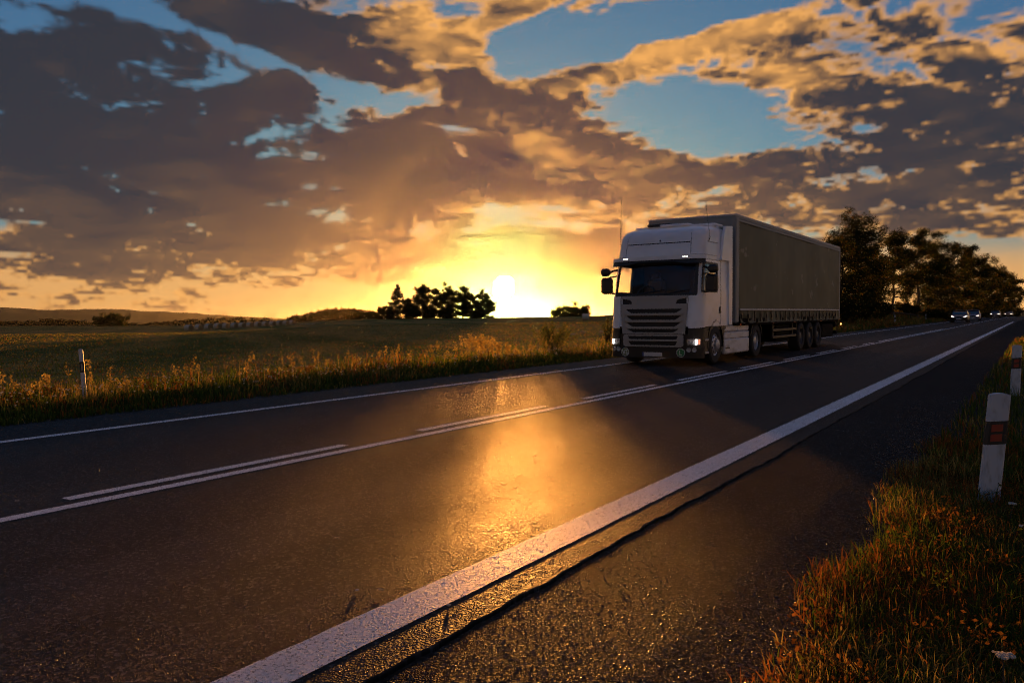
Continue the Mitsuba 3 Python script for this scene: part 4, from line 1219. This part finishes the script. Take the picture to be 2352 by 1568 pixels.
lp('chassis', cat_([box([.5, -.45, .62], [5.9, -.36, .92]), box([.5, .36, .62], [5.9, .45, .92]), box([.4, -.4, .35], [1.6, .4, .95], .05), box([4.0, -.9, .92], [5.3, .9, 1.02], .03), trimesh.creation.cylinder(.06, 2.0, sections=10, transform=trimesh.transformations.rotation_matrix(np.pi / 2, [1, 0, 0])).apply_translation([1.2, 0, .5]), trimesh.creation.cylinder(.09, 1.9, sections=10, transform=trimesh.transformations.rotation_matrix(np.pi / 2, [1, 0, 0])).apply_translation([4.7, 0, .5])]), 'm_chassis')
lp('rear_wall', box([UB - .02, -1.1, 1.0], [UB + .02, 1.1, 3.5]), 'm_black')

# ------------------------------------------------------------------ trailer
TA, TB, TW, TZ0, TZ1 = 2.58, 16.18, 1.275, 1.04, 4.0
lp('trailer_front_wall', cat_([box([TA, -TW + .01, 1.08], [TA + .10, TW - .01, TZ1 - .04], .02), box([TA - .02, -1.0, 3.74], [TA + .005, 1.12, 3.86], .01), box([TA - .012, -1.22, 3.90], [TA + .01, 1.22, 3.94])]), 'm_post_grey', 30, 'grey front wall of the trailer')
for s in (-1, 1):
    u = np.linspace(TA + .30, TB - .16, 260)
    w = np.linspace(1.03, 3.80, 60)
    U, Wd = np.meshgrid(u, w, indexing='ij')
    nz = (meshkit.fbm(np.stack([U * .55, Wd * .8, 0 * U + s], -1), 4, 5) - .5) * .055
    post = .012 * np.cos((U - TA) * 2 * np.pi / 3.35)
    valley = np.clip((1.40 - Wd) / .37, 0, 1)
    wr = valley * (.020 * np.sin(U * 2 * np.pi / .70 + 1.2) + .03 * (meshkit.fbm(np.stack([U * 3, Wd * 6, 0 * U], -1), 3, 9) - .5))
    fold = .055 * np.exp(-((U - TA - .75) / .55) ** 2) * valley * np.sin((U * 6 + Wd * 14))
    hem = .02 * ss(1.12, 1.03, Wd)
    Sg = s * (TW - .012 + nz + post + wr + fold + hem)
    m = grid_mesh(np.stack([U, Sg, Wd + .012 * valley * np.sin(U * 9)], -1))
    lp('trailer_curtain', m, 'm_tarp', True, 'grey olive side curtain of the trailer with a strapped hem')
    nm = 'trailer_curtain' if s < 0 else 'trailer_curtain_001'
    lp(nm + '__light_stripe', box([TA + .32, s * (TW - .005), 1.375], [TB - .20, s * (TW + .022), 1.425], .006), 'm_rail', label='thin pale stripe along the curtain')
    us = [TA + .42] + list(TA + 1.05 + np.arange(3) * .62) + list(TA + 2.85 + np.arange(19) * .545)
    for q in us:
        if q < TB - .3:
            lp(nm + '__strap', cat_([box([q - .030, s * (TW + .010), 1.06], [q + .030, s * (TW + .034), 1.36]), box([q - .035, s * (TW + .02), 1.16], [q + .035, s * (TW + .05), 1.27], .008)]), 'm_black')
    lp('trailer_corner_post', box([TA - .01, s * (TW - .18), 1.04], [TA + .27, s * (TW + .008), 3.90], .03), 'm_post_grey')
    lp('trailer_rear_post', box([TB - .15, s * (TW - .10), 1.0], [TB, s * (TW + .010), 3.96], .02), 'm_post_grey')
    lp('trailer_top_rail', cat_([box([TA + .02, s * (TW - .10), 3.79], [TB, s * (TW + .012), 3.86], .01), box([TA + .02, s * (TW - .10), 3.872], [TB, s * (TW - .004), 3.935], .01)]), 'm_post_grey')
    lp('trailer_bottom_rail', box([TA + .1, s * (TW - .13), .96], [TB, s * (TW - .03), 1.06], .01), 'm_chassis')
    lp('side_guard', cat_([box([6.5, s * 1.12, .72], [9.4, s * 1.20, .80], .01), box([6.5, s * 1.12, .50], [9.4, s * 1.20, .58], .01), box([6.7, s * 1.10, .5], [6.78, s * 1.14, 1.0]), box([9.1, s * 1.10, .5], [9.18, s * 1.14, 1.0])]), 'm_black')
    lp('landing_leg', cat_([box([5.72, s * .72, .42], [5.86, s * .58, 1.0], .02), box([5.62, s * .78, .36], [5.96, s * .52, .41], .01)]), 'm_chassis')
    lp('mud_flap', box([13.20, s * .82, .22], [13.22, s * 1.2, .75]), 'm_rubber')
    lp('trailer_mudguard', cat_([box([9.45, s * .82, 1.0], [13.15, s * 1.22, 1.02]), box([9.42, s * .82, .7], [9.45, s * 1.2, 1.02])]), 'm_black')
    for q in (3.1, 6.4, 9.0, 12.9):
        lp('side_marker', box([q - .03, s * (TW - .035), .985], [q + .03, s * (TW - .022), 1.015], .004), 'm_amber', emitter=glow((1, .12, .03), .25))
rp = cat_([grid_mesh(np.stack(np.broadcast_arrays(np.linspace(TA, TB, 60)[:, None], np.linspace(-TW + .005, TW - .005, 30)[None], 3.955 + .03 * np.cos(np.linspace(-1.5, 1.5, 30))[None] * (1 + .3 * np.sin(np.linspace(0, 60, 60)))[:, None]), -1)), box([TA, -TW + .004, 3.93], [TB, TW - .004, 3.955], .005)])
lp('trailer_roof', rp, 'm_rail', 30, 'pale roof sheet of the trailer')
lp('trailer_roof_edge', cat_([box([TA, -TW - .006, 3.94], [TB, -TW + .05, 3.985], .012), box([TA, TW - .05, 3.94], [TB, TW + .006, 3.985], .012), box([TA - .01, -TW, 3.94], [TA + .04, TW, 3.985], .012)]), 'm_rail')
lp('trailer_rear_doors', box([TB - .06, -TW + .02, 1.0], [TB - .01, TW - .02, 3.95], .01), 'm_post_grey')
lp('trailer_floor', box([TA + .05, -TW + .02, 1.0], [TB - .02, TW - .04, 1.16]), 'm_chassis')
lp('trailer_chassis', cat_([box([TA + .3, -.5, .88], [TB - .2, -.38, 1.02]), box([TA + .3, .38, .88], [TB - .2, .5, 1.02]), box([6.0, -.5, .55], [TB - 2.2, -.38, .9]), box([6.0, .38, .55], [TB - 2.2, .5, .9])] + [trimesh.creation.cylinder(.07, 2.0, sections=10, transform=trimesh.transformations.rotation_matrix(np.pi / 2, [1, 0, 0])).apply_translation([u, 0, .49]) for u in (10.0, 11.28, 12.56)]), 'm_chassis')
lp('pallet_box', box([7.3, -1.08, .36], [9.0, -.55, .92], .03), 'm_chassis')
lp('pallet_box', box([7.3, .55, .36], [9.0, 1.08, .92], .03), 'm_chassis')
lp('rear_bumper', cat_([box([15.9, -1.2, .42], [16.1, 1.2, .56], .02), box([13.5, -1.16, .34], [15.5, -.62, .86], .04), box([15.7, -1.2, .70], [16.12, -.5, .95], .03), box([15.7, .5, .70], [16.12, 1.2, .95], .03), box([13.5, .62, .34], [15.5, 1.16, .86], .04)]), 'm_chassis')
lp('rear_marker', cat_([tube([[15.98, -1.15, .80], [16.02, -1.34, .82]], .02, 6)]), 'm_black')
lp('rear_marker__bulb', trimesh.creation.icosphere(1, .030).apply_translation([16.0, -1.36, .83]), 'm_amber', True, emitter=glow((1, .42, .10), 2.0))
# ------------------------------------------------------------------ cars
def hull(pts):
    return trimesh.convex.convex_hull(np.array(pts))


def sym(*pts):
    return [p for x, y, z in pts for p in ((x, y, z), (x, -y, z))]


def smooth_body(m, n=2):
    m = m.subdivide_to_size(.35)
    return trimesh.smoothing.filter_taubin(m, iterations=8)


def car(L, S, paint_, label, bright, wid=.90, hgt=1.46, plate=True):
    key = thing('car', label, 'car', 'cars coming over the crest of the road')

    def lc(name, m, bs, smooth=35, **kw):
        v = np.asarray(m.vertices)
        return put(f'{key}__{name}', trimesh.Trimesh(R(L + v[:, 0], S + v[:, 1], v[:, 2]), m.faces, process=False), bs, smooth, **kw)

    w = wid
    hood = hull(sym((.06, w * .62, .40), (.02, w * .62, .62), (.26, w * .93, .40), (.22, w * .93, .64), (.42, w * .80, .80), (.30, w * .45, .80), (1.25, w * .90, .97), (1.25, w, .80), (1.1, w, .34), (4.3, w * .93, .35), (4.35, w * .9, .98), (4.45, w * .8, .6), (3.9, w * .92, 1.0)))
    lc('body', hood, paint_)
    g = hgt
    roof = hull(sym((2.05, w * .70, g - .03), (2.5, w * .68, g), (3.4, w * .66, g - .02), (3.9, w * .64, g - .12), (2.05, w * .66, g - .07), (3.9, w * .68, g - .16)))
    lc('roof', roof, paint_)
    cabin = hull(sym((1.22, w * .86, .94), (2.06, w * .71, g - .06), (3.8, w * .70, g - .10), (4.25, w * .84, .95)))
    lc('cabin_glass', cabin, 'm_car_glass')
    for s in (-1, 1):
        lc('pillar', tube([[1.2, s * w * .885, .94], [2.07, s * w * .715, g - .05]], .035, 6), paint_)
        lc('mirror', hull([(1.42 + a, s * (w + .02 + b), 1.0 + c) for a in (0, .10) for b in (0, .17) for c in (0, .12)]), 'm_car_black')
        lc('headlight', hull([(.20 + .20 * (t > .5), s * w * t, z + .05 * (t > .5)) for t in (.48, .88) for z in (.60, .72)] + [(.11, s * w * .55, .62), (.14, s * w * .6, .72)]), 'm_signwhite', emitter=glow((1, .82, .62), bright))
        for u in (.82, 3.5):
            m = revolve([(0, .03), (.19, .03), (.20, .0), (.31, .0), (.325, .04), (.325, .18), (.31, .21), (0, .21)], 20, 'y')
            v = np.array(m.vertices) * [1, s * -1, 1] + [u, s * w * 1.0, .33]
            m = trimesh.Trimesh(v, m.faces, process=False)
            trimesh.repair.fix_normals(m)
            lc('wheel', m, 'm_rubber')
    lc('bumper', hull(sym((.0, w * .55, .28), (-.02, w * .55, .50), (.20, w * .95, .28), (.18, w * .95, .5), (.9, w * .97, .28), (.9, w * .97, .42))), 'm_black' if paint_ != 'm_car_blue' else paint_)
    lc('grille', hull(sym((.0, w * .34, .56), (.06, w * .42, .74), (.2, w * .3, .56), (.2, w * .42, .74))), 'm_mesh')
    lc('grille__trim', tube([[.0, w * .46, .66], [-.02, w * .30, .545], [-.03, 0, .53], [-.02, -w * .30, .545], [.0, -w * .46, .66]], .014, 6), 'm_alu')
    if plate:
        lc('number_plate', box([-.035, -.26, .40], [-.02, .26, .51], .004), 'm_plate')
    return key


car(103.2, 7.35, 'm_car_black', 'black saloon with lit headlights, nearest of the oncoming cars', 5.0)
car(125, 7.30, 'm_car_blue', 'pale blue car half hidden behind the black saloon', 4.0, .88, 1.50)
car(180, 7.25, 'm_car_grey', 'dark car with lit headlights, third in the oncoming line', 5.0, .88, 1.5)
car(224, 7.20, 'm_car_black', 'dark car at the crest of the road, farthest of the oncoming line', 4.5, .88, 1.46)

# ------------------------------------------------------------------ marker posts
def marker(L, S, hgt, lean, yaw, label, back, key_name='marker_post', wd=.066, th=.045):
    key = thing(key_name, label, 'marker post', 'white marker posts along the road')
    prof = sg.Polygon([(-wd, -th * .5), (-wd * .80, -th), (wd * .80, -th), (wd, -th * .5), (wd, th * .3), (0, th * 1.15), (-wd, th * .3)])
    c, s_ = math.cos(yaw), math.sin(yaw)
    base = R(L, S)
    base[2] = float(height(base[0], base[1])) - .06

    def place(m):
        v = np.array(m.vertices)
        x, y, z = v[:, 0] * c - v[:, 1] * s_, v[:, 0] * s_ + v[:, 1] * c, v[:, 2]
        return trimesh.Trimesh(np.stack([base[0] + x + z * lean[0], base[1] + y + z * lean[1], base[2] + z], 1), m.faces, process=False)

    H = hgt + .06
    b0, b1 = H * .56, H * .76

    def seg(p, z0, z1, slope0=0, slope1=0, dome=0):
        m = extr(p.segmentize(.02), z1 - z0)
        v = np.array(m.vertices)
        topv = v[:, 2] > (z1 - z0) / 2
        v[:, 2] += z0 + np.where(topv, slope1, slope0) * v[:, 0] - np.where(topv, dome * (v[:, 0] / wd) ** 2, 0)
        m.vertices = v
        return m

    put(key + '__shaft', place(cat_([seg(prof, 0, b0 - .001, 0, .10), seg(prof, b1 + .001, H, .10, .0, .012)])), 'm_post', 30)
    put(key + '__black_band', place(seg(prof.buffer(.0012), b0, b1, .10, .10)), 'm_post_black', 30)
    if back == 2:
        for k in range(2):
            z0 = b0 + (b1 - b0) * (.14 + .42 * k)
            q = sg.box(-.040, -th - .006, .030, -th + .002)
            put(key + '__reflector', place(seg(q, z0, z0 + (b1 - b0) * .31, .10, .10)), 'm_red', 30)
    else:
        q = sg.box(-.33 * wd, -th - .006, .33 * wd, -th + .002)
        put(key + '__reflector', place(seg(q, b0 + (b1 - b0) * .2, b0 + (b1 - b0) * .8, .05, .05)), 'm_post_grey', 30)
    return key


marker(6.45, .27, .74, (.105, .02), -.30, 'white marker post with a black band and two red reflectors, nearest on the right', 2)
marker(14.75, .27, .78, (.035, 0), -.45, 'smaller white marker post with red reflectors behind the nearest one, cut by the right edge', 2)
marker(6.9, 12.75, .80, (-.085, .01), .35, 'white marker post with a slanted black band on the far verge at the left', 1, wd=.032, th=.03)
marker(89, 12.0, .95, (-.03, 0), -.4, 'far white marker post at the foot of the bank beyond the trailer', 1)
marker(116, 12.0, .95, (-.02, 0), -.4, 'far white marker post beside the nearest car', 1)

# ------------------------------------------------------------------ bales
def bale(px, Y, label, rad=.70, ln=1.25, yaw=0.0, group=None):
    key = thing('hay_bale', label, 'hay bale', group)
    x, y = at(px, Y)
    z = float(height(x, y)) + rad - .06
    g = np.random.default_rng(int(px * 7))
    n = 28
    t = np.arange(n) * 2 * np.pi / n
    prof = np.array([-.5, -.47, -.25, 0, .25, .47, .5])
    rr = np.array([.93, 1, 1.01, 1.015, 1.01, 1, .93])
    A, B = np.meshgrid(t, np.arange(len(prof)), indexing='ij')
    rad_ = rad * rr[B] * (1 + .02 * g.normal(size=(n, 1))) * np.where(np.sin(A) < -.8, .94, 1)
    P = np.stack([rad_ * np.cos(A), prof[B] * ln, rad_ * np.sin(A)], -1)
    P = np.concatenate([P, P[:1]], 0)
    c, s = math.cos(yaw), math.sin(yaw)
    rot = lambda v: np.stack([x + v[..., 0] * c - v[..., 1] * s, y + v[..., 0] * s + v[..., 1] * c, z + v[..., 2]], -1)
    put(key + '__wrap', grid_mesh(rot(P)), 'm_bale', True)
    for e in (0, -1):
        ring_ = P[:-1, e]
        cen = ring_.mean(0) + [0, .03 * (1 if e else -1), 0]
        rings = [ring_ * k + cen * (1 - k) + np.stack([0 * t, .012 * g.normal(size=n), 0 * t], 1) for k in (1, .75, .5, .25)]
        V = np.vstack(rings + [cen[None]])
        f = []
        for q in range(3):
            for j in range(n):
                k = (j + 1) % n
                f += [[q * n + j, q * n + k, (q + 1) * n + k], [q * n + j, (q + 1) * n + k, (q + 1) * n + j]]
        f += [[3 * n + j, 3 * n + (j + 1) % n, 4 * n] for j in range(n)]
        put(key + '__end', trimesh.Trimesh(rot(V), f, process=False), 'm_bale_end', False)
    return key


ORD = ['first', 'second', 'third', 'fourth', 'fifth', 'sixth', 'seventh', 'eighth', 'ninth', 'tenth', 'eleventh', 'twelfth', 'thirteenth', 'fourteenth']
bpx = [434, 457, 479, 500, 519, 538, 556, 574, 592, 609, 626, 641, 657, 671]
for i, px in enumerate(bpx):
    t = i / 13
    Y = 172 + 62 * t
    lab = ('nearest and largest round hay bale at the left end of the row' if i == 0 else 'hay bale at the far right end of the row' if i == 13 else f'{ORD[i]} round hay bale from the left in the row on the field')
    bale(px, Y, lab, .72, 1.45 if i else 1.6, -2.15, 'hay bales in a row on the field')
bale(1345, 165, 'single dark hay bale on the slope left of the lorry', .72, 1.35, 1.5, 'loose hay bales on the slope')
bale(1417, 168, 'hay bale on the slope half hidden by the lorry front', .75, 1.5, 1.3, 'loose hay bales on the slope')
x, y = at(713, 215)
g = np.random.default_rng(3)
Pn = np.stack(np.meshgrid(np.linspace(-2.4, 2.4, 22), np.linspace(-1.6, 1.6, 14), indexing='ij'), -1)
zz = height(x + Pn[..., 0], y + Pn[..., 1]) + .12 + .35 * np.clip(meshkit.fbm(np.stack([Pn[..., 0] * .9, Pn[..., 1] * .9, 0 * Pn[..., 0]], -1), 3, 4) - .35, 0, 1)
put('bale_cover', grid_mesh(np.stack([x + Pn[..., 0], y + Pn[..., 1], zz], -1)), 'm_bale', True, label='crumpled pale sheet lying on the field right of the bales', cat='plastic sheet')

# dark rail at the foot of the trees
p = np.array([[*at(1992 + 110 * t, 90 + 7 * t)] for t in np.linspace(0, 1, 12)])
zz = EYE + (745 - (719 - 7 * np.sin(np.linspace(0.15, .95, 12) * np.pi))) / 1829 * p[:, 1] - .3
key = thing('roadside_rail', 'thin dark slightly bowed rail below the roadside trees', 'rail')
put(key + '__beam', tube(np.column_stack([p, zz]), .10, 8), 'm_wood', True)
for j in (1, 5, 10):
    put(key + '__post', tube([[p[j, 0], p[j, 1], float(height(*p[j])) - .2], [p[j, 0], p[j, 1], zz[j]]], .07, 6), 'm_wood', True)

# ------------------------------------------------------------------ bits lying on the road
def bit(px, row, size, kind, label, seed):
    Y = 1829 * EYE / (row - (714 + .0078 * (2380 - px)))
    x, y = at(px, Y)
    L, S = LS(x, y)
    g = np.random.default_rng(seed)
    o = R(L, S, .004 if S > 2 else -.018)
    if kind == 'leaf':
        t = np.linspace(0, 2 * np.pi, 15)[:-1]
        rr = size * (1 - .35 * np.abs(np.sin(t * 1.5))) * (1 + .15 * g.normal(size=14))
        v = np.stack([rr * np.cos(t), .6 * rr * np.sin(t), .003 + .10 * size * np.abs(np.sin(t)) + .04 * size * g.random(14)], 1)
        v = np.vstack([v, [[0, 0, .002]]])
        f = [[k, (k + 1) % 14, 14] for k in range(14)]
        key = put('fallen_leaf', trimesh.Trimesh(v + o, f, process=False), 'm_dryleaf', False, label=label, cat='leaf', group='dry leaves on the road')
    else:
        m = trimesh.creation.icosphere(2, size)
        m.vertices *= 1 + .35 * (meshkit.noise(m.vertices * 1.3 / size, seed)[:, None] - .5)
        m.apply_scale([1.2, .8, .6])
        m.apply_translation(o + [0, 0, size * .4])
        put('pebble', m, 'm_pebble', 40, label=label, cat='stone', group='stones on the road')


bit(770, 1240, .022, 'leaf', 'pale dry leaf in the middle of the near lane', 1)
bit(872, 1361, .020, 'leaf', 'pale dry leaf just left of the broad edge line', 2)
bit(1228, 1051, .028, 'leaf', 'small pale leaf in the sun streak on the near lane', 3)
bit(33, 1154, .026, 'leaf', 'pale dry leaf between the lines at the left edge of the picture', 4)
bit(818, 1362, .009, 'stone', 'small stone left of the leaf near the edge line', 5)
bit(1030, 1397, .008, 'stone', 'small stone just right of the broad edge line', 6)
bit(1090, 1557, .006, 'stone', 'small pale stone on the shoulder at the bottom edge', 7)

# ------------------------------------------------------------------ the hazy evening air
scene['haze'] = {'type': 'cube', 'to_world': Tm().translate([0, 0, 75]).scale([13500, 13500, 95]), 'bsdf': {'type': 'null'}, 'interior': {'type': 'ref', 'id': 'haze_air'}}
labels['haze'] = {'label': 'thin golden evening haze over the fields', 'category': 'haze', 'kind': 'stuff'}
labels['sky'] = {'label': 'sunset sky of broken clouds', 'kind': 'structure'}
